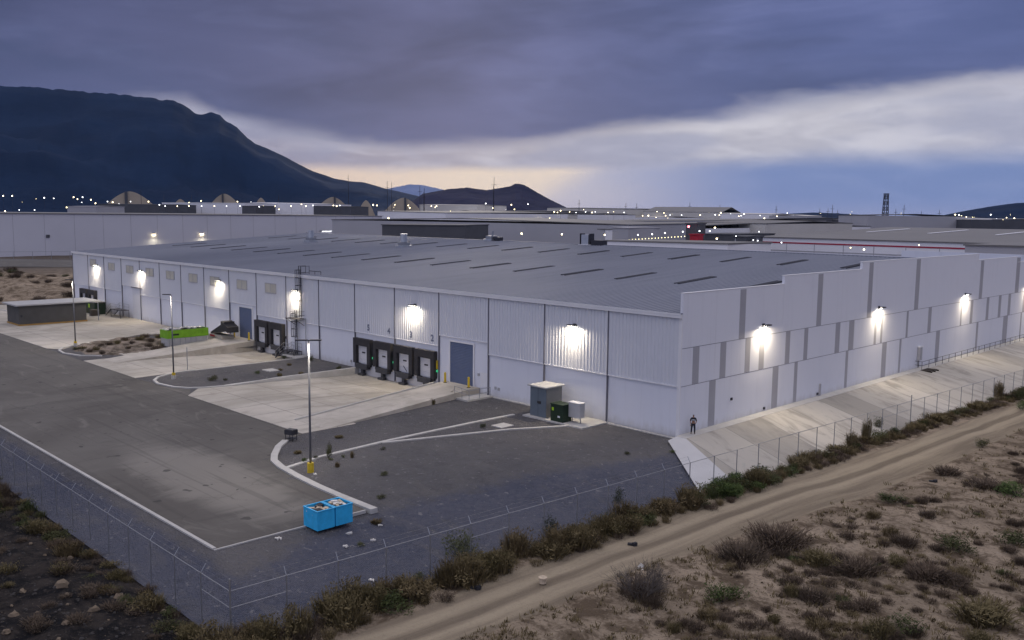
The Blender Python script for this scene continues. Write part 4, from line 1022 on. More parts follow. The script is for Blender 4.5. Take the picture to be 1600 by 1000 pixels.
def shrub(kind, x, y, z, s, sz, label, group=None):
    global cnt_sh
    pr = protos(kind); k = used_p[kind]; used_p[kind] += 1
    rz = random.random()*6.28
    if k < 4:
        o = pr[k]; o.location = (x, y, z); o.rotation_euler = (0, 0, rz); o.scale = (s, s, sz); o['label'] = label
    else: o = dup(pr[k % 4], (x, y, z), label, rz, (s, s, sz))
    if group: o['group'] = group
    elif 'group' in o.keys(): del o['group']
    return o
rnd = random.Random(11)
def merged(name, items, label, cat):
    """plants nobody could count: many clumps in one mesh"""
    mb = MB(); mats = [M['leaf_dry'], M['leaf_brown'], M['leaf_green']]; src = {}
    for i, (kd, x, y, z, s, sz) in enumerate(items):
        kd = 'green' if kd == 'bright' else kd
        key = (kd, i % 4)
        if key not in src: src[key] = leafy(2000+i, .85, .9 if kd != 'brown' else .65, 260, .12, .8, blade=False), leafy(2100+i, .9, .9, 160, .03, blade=True)
        a = (i*2.399) % 6.283; ca, sa = math.cos(a), math.sin(a); mi = ('dry', 'brown', 'green').index(kd)
        for q in src[key]:
            k = len(mb.v); mb.v += [(x+s*(ca*v[0]-sa*v[1]), y+s*(sa*v[0]+ca*v[1]), z+sz*v[2]) for v in q.v]; mb.f += [tuple(j+k for j in f) for f in q.f]; mb.m += [mi]*len(q.f)
    tag(mb.build(name, mats), label, cat, kind='stuff')
# belt of weeds along the fence, outside
G1 = 'brown weeds crowding the foot of the fence'
for i in range(96):
    y = -47+i*1.2+rnd.uniform(-.4, .4)
    if y > 68: break
    near = y < -2
    if not near and i % 2: continue
    if rnd.random() < .12: continue
    for k in range(2 if near else 1):
        u = rnd.uniform(.1, 2.0 if near else 1.2); x = fx(y)+u
        kind = 'dry' if rnd.random() < (.8 if near else .62) else ('green' if rnd.random() < .6 else 'brown')
        if -12 < y < -4.5: kind = 'green' if rnd.random() < .7 else 'bright'
        s = rnd.uniform(1.0, 1.6)*(1 if near else 1.25); sz = rnd.uniform(.75, 1.3)*(1.15 if y < -12 else (1.0 if near else .8))
        random.seed(i*7+k); shrub(kind, x, y, -1.6, s, sz, 'brushy weed clump outside the fence beside the dirt track', G1)
LOW = []
for i in range(90):
    y = -46+i*1.2; x = fx(y)+rnd.uniform(1.4, 2.6 if y < -5 else 2.0); random.seed(900+i)
    LOW.append(('dry' if rnd.random() < .7 else 'brown', x, y, -1.6, rnd.uniform(.5, .95), rnd.uniform(.35, .75)))
for i in range(120):
    y = -46+i*.92; LOW.append((rnd.choice(('dry', 'dry', 'dry', 'green', 'brown')), fx(y)+rnd.uniform(.1, 1.3), y, -1.6, rnd.uniform(.7, 1.1), rnd.uniform(.6, .95)))
merged('low_weeds', LOW, 'low ragged weeds filling the strip between fence and dirt track', 'weeds')
# outside the left fence: dark scrub
for i in range(40):
    x = 5.5-i*1.5+rnd.uniform(-.5, .5); y = -46.9-rnd.uniform(0, 1.5); random.seed(300+i)
    s = rnd.uniform(.7, 1.25); kd = rnd.choice(('dry', 'dry', 'brown', 'green'))
    shrub(kd, x, y, -1.55, s, s*(1.3 if (-40 < x < -21) else .78), 'dark scrub bush outside the left fence above the burnt ground', 'bushes between the left fence and the burnt ground')
BU = []
for i in range(60):
    px = rnd.uniform(-10, 330); py = rnd.uniform(780, 1000)
    p = at(px, py, -1.3)
    if p.y > -48.2: continue
    BU.append((rnd.choice(('brown', 'brown', 'dry')), p.x, p.y, terr(p.x, p.y)-.05, *(lambda q: (q, q*.55))(rnd.uniform(.5, 1.1))))
for i in range(60):
    x = 5.5-i; y = -46.6-rnd.uniform(0, 1.6); BU.append((rnd.choice(('dry', 'brown', 'green')), x, y, -1.55, rnd.uniform(.6, 1.0), rnd.uniform(.4, .7)))
merged('burnt_weeds', BU, 'dead weeds over the burnt ground outside the left fence', 'weeds')
for i in range(7):
    x = -20-i*2.6+rnd.uniform(-1, 1); random.seed(380+i)
    shrub('green', x, -49.3-rnd.uniform(0, 1.5), -1.5, 1.8, 2.3, 'tall dark bush at the left edge behind the burnt ground', 'tall dark bushes at the left edge')
# scrub field, lower right
def tz(x, y): return terr(x, y)
PL = [(1130, 935, 'bright', 1.7, 1.0, 'round green bush in the sandy scrub right of the bare twig bush'), (1388, 782, 'bright', 1.5, .8, 'small bright green bush alone just below the dirt track'),
      (1490, 855, 'green', 1.9, 1.1, 'dark green bush in the middle right of the scrub'), (1590, 775, 'bright', 1.9, 1.3, 'bright green bush at the right edge of the photo'),
      (1590, 845, 'green', 1.6, 1.0, 'green bush at the right edge below the brightest one'), (1595, 640, 'bright', 1.2, 1.4, 'yellow green bush at the right edge above the track end'),
      (1535, 700, 'green', .9, 1.0, 'small dark green bush at the upper edge of the scrub by the track'), (1450, 900, 'brown', 2.0, 1.0, 'wide brown bush below the dark green bush'),
      (1215, 850, 'brown', 3.0, 1.5, 'large brown thicket bordering the dirt track'), (1160, 870, 'brown', 2.6, 1.3, 'brown thicket left of the largest thicket by the track'), (1000, 930, 'brown', 1.9, 1.2, 'brown undergrowth around the bare twig bush'),
      (1480, 740, 'brown', 1.8, .9, 'brown bush at the upper right of the scrub'), (1540, 760, 'brown', 2.3, 1.0, 'wide brown bush near the right edge'),
      (1340, 890, 'brown', 2.2, 1.0, 'dark brown bush in the centre of the scrub'), (1280, 880, 'dry', 1.5, .9, 'olive brown bush left of the central brown bush'), (1535, 960, 'dry', 2.4, 1.0, 'olive bush at the lower right corner'), (1420, 985, 'green', 1.5, .8, 'low green bush at the bottom edge')]
for i, (px, py, kd, s, sz, lb) in enumerate(PL):
    p = at(px, py, -1.7); random.seed(500+i); shrub(kd, p.x, p.y, tz(p.x, p.y)-.05, s, sz, lb)
SCR = []
for i in range(900):
    px = rnd.uniform(760, 1640); py = rnd.uniform(705, 1010)
    lim = 1000-(px-850)*.45 if px < 1350 else 790-(px-1350)*.42
    if py < lim+18: continue
    p = at(px, py, -1.7); s = rnd.uniform(.45, 1.0)*(1.5 if rnd.random() < .15 else 1); random.seed(600+i)
    kd = 'brown' if rnd.random() < .8 else 'dry'
    if i > 110:
        if nz(p.x, p.y, .14, 4) > -.08: SCR.append((kd if rnd.random() < .93 else 'green', p.x, p.y, tz(p.x, p.y)-.05, s*.75, s*rnd.uniform(.3, .55)))
        continue
    shrub(kd, p.x, p.y, tz(p.x, p.y)-.05, s, s*rnd.uniform(.6, .9), 'small brown scrub bush on the sandy ground below the track', 'brown scrub bushes on sandy ground')
merged('low_scrub', SCR, 'patches of low brown scrub over the sandy ground right of the track', 'scrub')
# bare twig bush
p = at(1000, 940, -1.7); t = thing('twig_bush', 'large bare grey twig bush with a white plastic bag caught in it', 'shrub', (p.x, p.y, tz(p.x, p.y)))
def twigs(seed, n, h, spread):
    random.seed(seed); mb = MB()
    def br(a, d, L, r_, dep):
        b = a+d*L; mb.tube(a, b, r_, 4, r_*.6)
        if dep > 0:
            for _ in range(random.choice((2, 3, 3))):
                nd = (d+Vector((random.gauss(0, .42), random.gauss(0, .42), random.gauss(.05, .25)))).normalized(); br(a.lerp(b, random.uniform(.55, 1)), nd, L*random.uniform(.55, .85), r_*.62, dep-1)
    for _ in range(n):
        a = random.random()*6.28; d = Vector((spread*math.cos(a), spread*math.sin(a), 1)).normalized(); br(Vector((.15*math.cos(a), .15*math.sin(a), -.1)), d, h*random.uniform(.35, .5), .024, 4)
    return mb
twigs(4, 20, 2.3, .75).build('branches', M['twig'], t, loc=(0, 0, 0)); 
random.seed(77); lf_ = leafy(77, 1.5, 1.6, 500, .07, .3); lf_.build('foliage', M['leaf_brown'], t, loc=(0, 0, 0))
tag(leafy(5, .16, .3, 40, .14).build('plastic_bag', M['trash_white'], None, loc=(p.x-.05, p.y+.1, tz(p.x, p.y)+1.7)), 'white plastic bag snagged on the bare twig bush', 'plastic bag')
# plants in the yard
YP = [(707, 622, 'green', .55, .9, 'round green shrub at the edge of the right hand ramp'), (676, 632, 'dry', .45, .6, 'small dry weed beside the right hand ramp'), (725, 616, 'green', .6, .5, 'low green weed left of the thin handrail'),
      (742, 614, 'green', .7, .5, 'low green weed under the thin handrail'), (513, 716, 'green', .38, 1.4, 'slender green sapling behind the nearest lamp post'), (475, 722, 'bright', .4, .4, 'yellow green weed at the foot of the nearest lamp post'), (493, 717, 'green', .35, .35, 'green weed right of the nearest lamp post'),
      (517, 719, 'green', .3, .25, 'tiny weed on the kerb below the sapling'), (536, 715, 'green', .25, .3, 'tiny weed on the kerb strip right of the sapling'), (550, 715, 'dry', .25, .5, 'thin upright weed on the kerb strip'), (598, 703, 'green', .45, .3, 'flat weed on the kerb strip in mid gravel'),
      (601, 743, 'green', .5, .4, 'green tuft alone in the open gravel'), (595, 779, 'green', .5, .35, 'green tuft in the gravel behind the blue skips'), (755, 668, 'green', .5, .45, 'green tuft beside the square concrete cover'), (330, 595, 'green', .95, .7, 'largest green tuft on the kerbed gravel island'),
      (352, 595, 'green', .5, .4, 'smaller tuft right of the largest on the gravel island'), (402, 584, 'green', .6, .45, 'tuft below the pale slab on the gravel island'), (437, 588, 'dry', .5, .4, 'dry tuft on the right part of the gravel island'), (438, 579, 'dry', .4, .3, 'small dry tuft by the island middle'), (470, 585, 'dry', .5, .35, 'dry tuft near the tip of the gravel island'),
      (486, 564, 'green', .5, .9, 'dark green weed at the wall beside the caged ladder'), (528, 577, 'green', .6, .5, 'green weed where the gravel island meets the wall'), (444, 560, 'green', .6, .5, 'green weed under the steel stairs'), (452, 571, 'dry', .5, .3, 'flat dry weed near the ladder pad'),
      (588, 818, 'dry', .6, .3, 'flat weed right of the blue skips'), (564, 853, 'green', .4, .3, 'small weed with litter below the blue skips'), (980, 710, 'green', .4, .3, 'small tuft on the upper gravel slope'), (1050, 707, 'green', .4, .3, 'small tuft near the end of the concrete embankment'), (465, 709, 'dry', .5, .3, 'flat dry weed near the handcart'),
      (530, 684, 'dry', .6, .25, 'flat weed near the right hand ramp foot'), (527, 730, 'dry', .3, .4, 'dry tuft in the gravel below the kerb strip'), (655, 905, 'green', .6, .5, 'weed just inside the fence above the track'), (120, 546, 'green', 1.2, .5, 'mixed green weeds at the tip of the rubble island')]
for i, (px, py, kd, s, sz, lb) in enumerate(YP):
    z = -.3; p = at(px, py, z)
    for _ in range(4): z = gz(p.x, p.y) if p.x > -30 else -.3; p = at(px, py, z)
    random.seed(800+i); shrub(kd, p.x, p.y, z-.02, s, sz, lb)
# extra taller green bushes by the fence (behind the track)
for i, (px, py, kd, s, sz, lb) in enumerate([(718, 870, 'green', 1.5, 1.7, 'tall dark green bush with pale flowers at the fence'), (966, 790, 'green', .7, 1.5, 'narrow dark bush rising above the weeds at the fence'), (860, 835, 'green', 1.0, 1.5, 'bush with small white flowers in the fence weeds'),
        (1130, 770, 'bright', 1.4, 1.2, 'bright green bush at the foot of the pale embankment end'), (1160, 765, 'green', 1.3, 1.1, 'dark green bush right of the bright one at the embankment'), (1372, 672, 'green', .7, 1.5, 'dark upright bush in front of the embankment fence'), (1353, 690, 'dry', .7, 2.1, 'tall dry brown plant in front of the embankment fence'),
        (1330, 700, 'dry', .7, 1.6, 'tall grey plant left of the tallest one at the fence'), (1560, 622, 'dry', .9, 2.0, 'tall dry plant near the far end of the fence'), (1590, 625, 'green', 1.4, 1.8, 'dark bush at the far right end of the fence')]):
    p = at(px, py, -1.5); random.seed(700+i); shrub(kd, p.x, p.y, -1.55, s, sz, lb)
# grass tufts nobody could count
def tufts():
    random.seed(42); mb = MB()
    for i in range(3800):
        px = random.uniform(640, 1660); py = random.uniform(640, 1030); p = at(px, py, -1.7); u = p.x-fx(p.y)
        if u < lerp(TR_OUT, p.y)-.3 or (noise.noise(Vector((p.x*.35, p.y*.35, 8))) < -.12 and random.random() < .8): continue
        z = tz(p.x, p.y); s = random.uniform(.10, .30)
        for k in range(9):
            a = random.random()*6.28; q = Vector((p.x+random.gauss(0, s*.5), p.y+random.gauss(0, s*.5), z-.03)); d = Vector((math.cos(a)*.7, math.sin(a)*.7, 1.0))*s*random.uniform(.5, 1.2); sd = Vector((-math.sin(a), math.cos(a), 0))*.03*random.uniform(.6, 1.5)
            mb.quad(q-sd, q+sd, q+d+sd*.4, q+d-sd*.4)
    tag(mb.build('dry_grass', M['leaf_dry']), 'short dry grass tufts scattered over the sandy scrub', 'grass', kind='stuff')
tufts()
def stones():
    random.seed(9); mb = MB()
    def rock(c, r_, m_, q=None):
        q = q or mb; i0 = len(q.v); rings = 4; sg = 7; ph = random.random()*9; ex = random.uniform(.7, 1.3)
        for a in range(rings+1):
            th = math.pi*a/rings
            for b in range(sg):
                f = 2*math.pi*b/sg; d = Vector((math.sin(th)*math.cos(f)*ex, math.sin(th)*math.sin(f), math.cos(th)*.7)); k = 1+.6*noise.noise(d*1.6+Vector((ph, ph, 0)))
                q.v.append(tuple(Vector(c)+d*r_*k))
        for a in range(rings):
            for b in range(sg):
                l = (b+1) % sg; q.f.append((i0+a*sg+b, i0+(a+1)*sg+b, i0+(a+1)*sg+l, i0+a*sg+l)); q.m.append(m_)
    for i in range(420):
        px = random.uniform(-20, 400); py = random.uniform(800, 1010); p = at(px, py, -1.2)
        if p.y > -47.6: continue
        r_ = random.uniform(.03, .12); rock((p.x, p.y, terr(p.x, p.y)+r_*.2), r_, 0 if random.random() < .15 else 1)
    for i in range(260):
        px = random.uniform(1000, 1640); py = random.uniform(680, 1010); p = at(px, py, -1.7)
        if p.x-fx(p.y) < lerp(TR_OUT, p.y): continue
        r_ = random.uniform(.02, .07); rock((p.x, p.y, terr(p.x, p.y)+r_*.3), r_, 0)
    tag(mb.build('loose_stones', [M['rock'], M['rock_dark']]), 'small loose stones on the burnt ground and sandy scrub', 'stones', kind='stuff')
    B_ = [(98, 925, .42, 'large tan boulder on the burnt ground'), (187, 932, .27, 'upright pale boulder right of the largest'), (22, 965, .27, 'round pale boulder at the left edge'), (36, 928, .2, 'dull boulder left of the largest'), (85, 848, .16, 'whitish stone among the left bushes'),
          (110, 870, .2, 'pale stone in the middle of the burnt ground'), (255, 952, .18, 'pale stone near the bottom fence corner'), (103, 985, .2, 'pale stone at the bottom left'), (148, 960, .3, 'flat brownish boulder between two pale ones'), (10, 995, .22, 'pale boulder in the bottom left corner')]
    for px, py, r_, lb in B_:
        p = at(px, py, -1.2); q = MB(); rock((0, 0, 0), r_, 0, q); o = q.build('boulder', M['rock'], None, False, loc=(p.x, p.y, terr(p.x, p.y)+r_*.15)); tag(o, lb, 'boulder')
stones()
# litter
for i, (px, py, lb) in enumerate([(580, 908, 'white plastic scrap snagged on the fence weeds'), (583, 845, 'white litter scrap in the gravel by the blue skips'), (541, 855, 'white bent litter scrap below the blue skips'), (435, 843, 'tiny white scrap left of the blue skips'), (546, 835, 'pale stick of litter beside the blue skips'), (593, 822, 'thin white litter strip on the gravel'), (493, 742, 'white scrap at the nearest lamp post base'), (702, 626, 'white scrap beside the right hand ramp')]):
    z = -.3; p = at(px, py, z)
    for _ in range(4): z = gz(p.x, p.y); p = at(px, py, z)
    random.seed(i+60); mb = MB()
    for _ in range(4): mb.obox((random.uniform(-.12, .12), random.uniform(-.12, .12)), random.random()*3, random.uniform(.06, .16), .04, .0+random.random()*.05, .07+random.random()*.06)
    tag(mb.build('litter', M['trash_white'], None, loc=(p.x, p.y, z)), lb, 'litter')
t = thing('traffic_cone', 'x', 'debris'); bpy.data.objects.remove(t)
p = at(848, 911, -1.6); tag(MB().tube((0, 0, 0), (0, 0, .3), .2, 12).tube((0, 0, .3), (0, 0, .36), .26, 12).build('bucket', M['trash'], None, loc=(p.x, p.y, -1.6)), 'small tan bucket standing on the dirt track', 'bucket')
for px, py, lb in ((988, 851, 'dark clod on the dirt track near the fence weeds'), (743, 921, 'dark stick lying at the track edge'), (1458, 751, 'dark tyre scrap beside the track in the sand')):
    p = at(px, py, -1.6); mb = MB(); mb.obox((0, 0), .6, .3, .12, 0, .12); mb.obox((.15, .05), 1.4, .15, .1, .0, .2); tag(mb.build('debris', M['trash_dark'], None, loc=(p.x, p.y, terr(p.x, p.y))), lb, 'debris')
# rubble island with dark clumps behind the lamp
def heap():
    random.seed(21); xs = [-96+i*.5 for i in range(41)]; ys = [-22.4+i*.5 for i in range(33)]; v = []; f = []
    for y in ys:
        for x in xs:
            cx = (x+86.5)/9; cy = (y+14.5)/8; d = 1-max(abs(cx)**2.2+abs(cy+.25*cx)**2.2, 0)
            v.append((x, y, -.5+max(0, min(1, d*2.2))*(.28+.55*max(0, nz(x, y, .45, 2))+.25*nz(x, y, 1.3))))
    n = len(xs)
    for j in range(len(ys)-1):
        for i in range(n-1): f.append((j*n+i, j*n+i+1, (j+1)*n+i+1, (j+1)*n+i))
    me = bpy.data.meshes.new('spoil_heap'); me.from_pydata(v, [], f); me.materials.append(M['mound']); o = bpy.data.objects.new('spoil_heap', me); COL.objects.link(o)
    tag(o, 'low heap of brown earth and rubble with dark clods on the kerbed island', 'earth heap', kind='stuff')
heap()
HC = []
for i, (px, py, s) in enumerate([(150, 546, .9), (158, 540, .8), (170, 538, .9), (183, 536, .9), (196, 532, 1.1), (207, 536, .8), (218, 530, 1.1), (226, 527, 1.2), (235, 533, 1.0), (247, 527, 1.0), (232, 541, 1.0), (245, 546, 1.3), (256, 540, .9), (160, 552, .8), (140, 549, .8), (130, 545, .8), (200, 544, .7), (254, 526, .8)]):
    p = at(px, py, -.1); HC.append(('brown' if i % 3 else 'dry', p.x, p.y, -.15, s, s*.7))
merged('dead_clumps', HC, 'dark dead clumps over the earth heap of the left island', 'weeds')
HC = []
for i in range(50):
    x = rnd.uniform(-255, -162); y = rnd.uniform(-14, 30); q = rnd.uniform(1.5, 3.2); HC.append(('brown' if i % 4 else 'green', x, y, terr(x, y)-.1, q, q*.6))
merged('mound_scrub', HC, 'dark scrub over the spoil mounds beyond the left end of the warehouse', 'scrub')
sr = MB(); sr.prism([(-345, 0), (-290, 25), (-255, 75), (-280, 85), (-345, 40)], -.6, -.12); struct(sr.build('road', M['asphalt']))
t = thing('chain_link_fence', 'thin far fence in front of the big white warehouse on the left', 'fence', (-335, 20, -.2))
mb = MB()
for i in range(22): MB().tube((-350+2.2*i, -20+6*i, -.4), (-350+2.2*i, -20+6*i, 3.2), .07, 5).build('post', M['steel'], t)
mb.tube((-350, -20, 3.1), (-303.8, 106, 3.1), .05, 4); mb.tube((-350, -20, .1), (-303.8, 106, .1), .05, 4); mb.build('rail', M['steel'], t)

# ------------------------------------------------------------------ roof units
def vent(px, py, y, label, big):
    d = ray(px, py)
    z = 10.82+sl*(y+.3); tt = (y-CAM.y)/d.y; p = CAM+d*tt
    t = thing('roof_vent', label, 'roof vent', (p.x, y, z), 'metal vents on the warehouse roof')
    MB().box(-1.1, -1.1, -.3, 1.1, 1.1, .35).build('curb', M['bright_steel'], t, loc=(0, 0, 0))
    MB().box(-.8, -.8, .35, .8, .8, .95).build('fan_box', M['steel'], t, loc=(0, 0, 0))
    if big: MB().tube((0, 0, .95), (0, 0, 2.35), .62, 14).tube((0, 0, 2.35), (0, 0, 2.45), .72, 14).build('stack', M['bright_steel'], t, loc=(0, 0, 0))
    else:
        MB().tube((.3, 0, .95), (.3, 0, 1.9), .2, 8).build('stack', M['steel'], t, loc=(0, 0, 0)); MB().box(.9, -.5, .1, 2.6, .6, .75).build('duct', M['dark_steel'], t, loc=(0, 0, 0))
vent(486, 378, 36.9, 'leftmost silver exhaust stack on the warehouse roof', True); vent(631, 386, 36.9, 'second silver exhaust stack from the left on the roof', True)
vent(768, 376, 54.6, 'small dark roof fan on the ridge, third unit from the left', False)
p = CAM+ray(917, 381)*((54.6-CAM.y)/ray(917, 381).y)
t = thing('roof_vent', 'pale square roof unit beside a dark box on the ridge, rightmost unit', 'roof vent', (p.x, 54.6, 14.1), 'metal vents on the warehouse roof')
MB().box(-.8, -.6, .1, .8, .6, 1.8).build('cabinet', M['bright_steel'], t, loc=(0, 0, 0)); MB().box(-1.15, -.6, .1, -1.0, .6, 2.0).build('support', M['dark_steel'], t, loc=(0, 0, 0)); MB().box(1.0, -.6, .1, 1.15, .6, 2.0).build('support', M['dark_steel'], t, loc=(0, 0, 0))
MB().box(1.6, -.8, -.1, 3.9, .8, .9).build('condenser', M['dark_steel'], t, loc=(0, 0, 0)); MB().box(-1.2, -.9, -.2, 1.5, .9, .1).build('base', M['white_trim'], t, loc=(0, 0, 0))

# ------------------------------------------------------------------ far buildings
def fbuild(label, px0, d0, px1, d1, topy0, topy1, depth, wall='far_white', roofm='far_roof', rise=1.2, extra=None, cat='building', zb=-1.5, name='warehouse_building'):
    a = far(px0, topy0, d0); b = far(px1, topy1, d1); h0, h1 = a.z, b.z; h = (h0+h1)/2
    A2, B2 = Vector((a.x, a.y, 0)), Vector((b.x, b.y, 0)); dr = (B2-A2).normalized(); nrm = Vector((-dr.y, dr.x, 0))
    if nrm.dot(A2-Vector((CAM.x, CAM.y, 0))) < 0: nrm = -nrm
    t = thing(name, label, cat, (A2.x, A2.y, 0))
    C2, D2 = B2+nrm*depth, A2+nrm*depth
    MB().prism([(A2.x, A2.y), (B2.x, B2.y), (C2.x, C2.y), (D2.x, D2.y)], zb, [h0, h1, h1, h0]).build('walls', M[wall], t)
    m1, m2 = A2+nrm*depth*.5, B2+nrm*depth*.5
    r = MB(); o = .3
    e0, e1, e2, e3 = A2-nrm*o-dr*o, B2-nrm*o+dr*o, C2+nrm*o+dr*o, D2+nrm*o-dr*o
    r.prism([(e0.x, e0.y), (e1.x, e1.y), (m2.x, m2.y), (m1.x, m1.y)], [h0+.02, h1+.02, h1+rise, h0+rise], [h0+.35, h1+.35, h1+rise+.35, h0+rise+.35])
    r.prism([(m1.x, m1.y), (m2.x, m2.y), (e2.x, e2.y), (e3.x, e3.y)], [h0+rise, h1+rise, h1+.02, h0+.02], [h0+rise+.349, h1+rise+.349, h1+.349, h0+.349])
    r.build('roof', M[roofm], t)
    return t, A2, B2, dr, nrm, h
cntL = [0]
def far_lamp(px, py, D, kind='far_lamp', post=True, s=1.0, label='lit lamp far off on the industrial plain', group='far lamps on the plain'):
    p = far(px, py, D); r_ = max(.1, D*.00036)*s
    t = thing('street_lamp', label, 'lamp', (p.x, p.y, p.z), group)
    MB().tube((0, 0, -r_*1.0), (0, 0, r_*1.0), r_, 8).build('lamp_glass', M[kind], t, loc=(0, 0, 0))
    if post: MB().tube((0, 0, -max(1, p.z+1)), (0, 0, -r_), r_*.18, 5).build('pole', M['dark_steel'], t, loc=(0, 0, 0))
    else: MB().box(-r_*1.3, -r_*.5, r_, r_*1.3, r_*1.5, r_*1.4).build('bracket', M['dark_steel'], t, loc=(0, 0, 0))
# big white warehouse on the left (its long wall faces +X at x=-362)
t = thing('warehouse_building', 'huge plain white warehouse behind the left end, long wall with three lamps', 'building', (-362, 90, 0))
rr = MB(); rr.prism([(-481, -121), (-361.6, -121), (-361.6, 237), (-481, 237)], 17.21, 17.45); rr.build('roof', M['far_roof'], t)
js = MB().box(-480, -120, -1.5, -362, 236.4, 17.2)
for i in range(30): js.box(-362.01, -118+12*i, -1.4, -361.97, -117.85+12*i, 17.1, 1)
js.build('walls', [M['far_big'], M['far_grey']], t)
MB().box(-361.95, 10, -1, -361.9, 236, 6.4).build('lower_band', M['white_wall'], t) if False else None
for i, (px, py) in enumerate(((241, 367), (316, 366), (568, 361))):
    d = ray(px, py); tt = (-361.2-CAM.x)/d.x; p = CAM+d*tt
    lt = thing('wall_lamp', ['left', 'middle', 'right'][i]+' yellowish lamp on the huge white warehouse wall', 'wall lamp', tuple(p), 'lamps on the huge white warehouse')
    MB().box(-.5, -.5, -.35, .2, .5, .35).build('lens', M['far_lamp'], lt, loc=(0, 0, 0)); MB().box(-.7, -.6, .35, .3, .6, .5).build('hood', M['dark_steel'], lt, loc=(0, 0, 0))
    area('lamp_light', (.7, 0, -.4), (0, R(-40), 0), .6, .6, 500, (1, .9, .62), lt)
p = CAM+ray(75, 369)*((-361.8-CAM.x)/ray(75, 369).x); MB().box(-361.99, p.y-.7, p.z-.6, -361.7, p.y+.7, p.z+.6).build('wall_vent', M['far_dark'], t)
lt = thing('skylight_strip', 'small lit strip at the right of the huge white warehouse wall', 'wall light', (0, 0, 0)); p = CAM+ray(511, 361)*((-361.6-CAM.x)/ray(511, 361).x); lt.location = p
MB().box(-.1, -3, -.1, .1, 3, .0).build('lens', M['far_lamp_w'], lt, loc=(0, 0, 0)); MB().box(-.3, -4.4, .0, .2, 4.4, .2).build('hood', M['dark_steel'], lt, loc=(0, 0, 0))
fbuild('bright white warehouse just right of the huge left one', 590, 760, 697, 700, 330, 333, 260, 'far_white')
fbuild('grey warehouse with lamp row behind the dark low block', 690, 900, 800, 860, 338, 338, 200, 'far_grey')
fbuild('low dark block with greenish base behind the roof ridge', 597, 330, 727, 318, 352, 353, 26, 'far_dark', 'far_dark', .05)
t, A2, B2, dr, nrm, h = fbuild('long white warehouse with yellow lamps behind the roof ridge', 727, 400, 962, 352, 357, 359, 300, 'far_white', 'far_roof', 2.6)
for px in (745, 780, 815, 850, 878, 905, 945):
    pass
fbuild('pale square tower block between two long warehouses', 957, 340, 982, 336, 356, 357, 22, 'far_grey', 'far_grey', .1)
fbuild('grey warehouse with slanting white lamps and a dotted lamp row', 981, 350, 1074, 400, 352, 350, 160, 'far_grey', 'far_roof', 1.5)
fbuild('low white parapet block directly behind the roof ridge', 945, 262, 1137, 236, 377, 382, 20, 'far_white', 'far_roof', .05)
t = fbuild('dark sign tower with a red lamp', 1072, 330, 1090, 326, 350, 350, 4, 'far_dark', 'far_dark', .05, name='sign_tower', cat='tower')[0]
fbuild('small red booth at the foot of the dark sign tower', 1078, 320, 1091, 318, 367, 367, 3, 'red_wall', 'red_wall', .05, name='booth', cat='booth')
t, A2, B2, dr, nrm, h = fbuild('cream building with two round dark vents', 1090, 470, 1196, 455, 348, 350, 130, 'far_cream', 'far_roof', 1.2)
for px in (1124, 1141):
    p = far(px, 355, 455); MB().tube((p.x, p.y, p.z), tuple(p+nrm*9), 1.5, 14).build('round_vent', M['far_dark'], t)
fbuild('dark loading yard canopy below the cream building', 1090, 400, 1146, 392, 366, 367, 40, 'far_dark', 'far_dark', .1)
fbuild('dark storage racks at the right of the low white parapet', 1146, 300, 1166, 298, 370, 371, 12, 'far_dark', 'far_dark', .1)
for i, px in enumerate((1150, 1160, 1168, 1176, 1184)):
    p = far(px, 372+i % 2*3, 300); tp = thing('silo_post', 'tall pale post in the dark gap left of the red striped wall', 'post', (p.x, p.y, -1), 'posts in the dark gap'); MB().tube((0, 0, 0), (0, 0, p.z+1), .45, 8).build('shaft', M['far_grey'], tp, loc=(0, 0, 0)); MB().tube((0, 0, p.z+1), (0, 0, p.z+1.4), .7, 8).build('cap', M['far_dark'], tp, loc=(0, 0, 0))
# red striped factory, wall along X at y=211
t = thing('factory', 'wide factory with red line along its white wall and big brown roof', 'building', (-80, 211, 0))
r = MB(); r.prism([(-115, 210.6), (121, 210.6), (121, 320), (-115, 320)], [12.27, 12.27, 15.2, 15.2], [12.6, 12.6, 15.5, 15.5]); r.prism([(-115, 320), (121, 320), (121, 421), (-115, 421)], [15.2, 15.2, 12.27, 12.27], [15.499, 15.499, 12.6, 12.6]); r.build('roof', M['far_roof'], t)
s = MB(); s.box(-114, 210.9, 10.55, 120, 210.99, 11.0); s.build('red_line', M['stripe_red'], t)
s = MB(); s.box(-114, 210.9, 8.0, -56, 210.99, 8.35); s.build('grey_line', M['far_grey'], t)
s = MB().box(-114.2, 211, -1.5, 120, 420, 12.25)
for i in range(24): s.box(-114+9.8*i, 210.93, -1, -113.8+9.8*i, 211.005, 10.5, 1)
s.build('walls', [M['far_white'], M['far_grey']], t)
for i in range(9):
    x = -100+22*i; s = MB(); s.prism([(x, 262), (x+1.0, 262), (x+1.0, 300), (x, 300)], [14.05, 14.05, 15.05, 15.05], [14.2, 14.2, 15.2, 15.2]); s.build('skylight', M['far_white'], t)
fbuild('brown roofed annex right of the red striped wall', 1508, 230, 1660, 215, 384, 388, 60, 'far_grey', 'far_roof', .8)
for i, (px, py, k_) in enumerate(((1221, 379, 'far_lamp_w'), (1329, 387, 'far_lamp_y'), (1350, 390, 'far_lamp'), (1436, 383, 'far_lamp_y'))): far_lamp(px, py, 255, k_, False, 1.3 if i != 2 else 2.0, 'lit lamp on the red striped factory wall', 'lamps on the red striped factory')
MB()
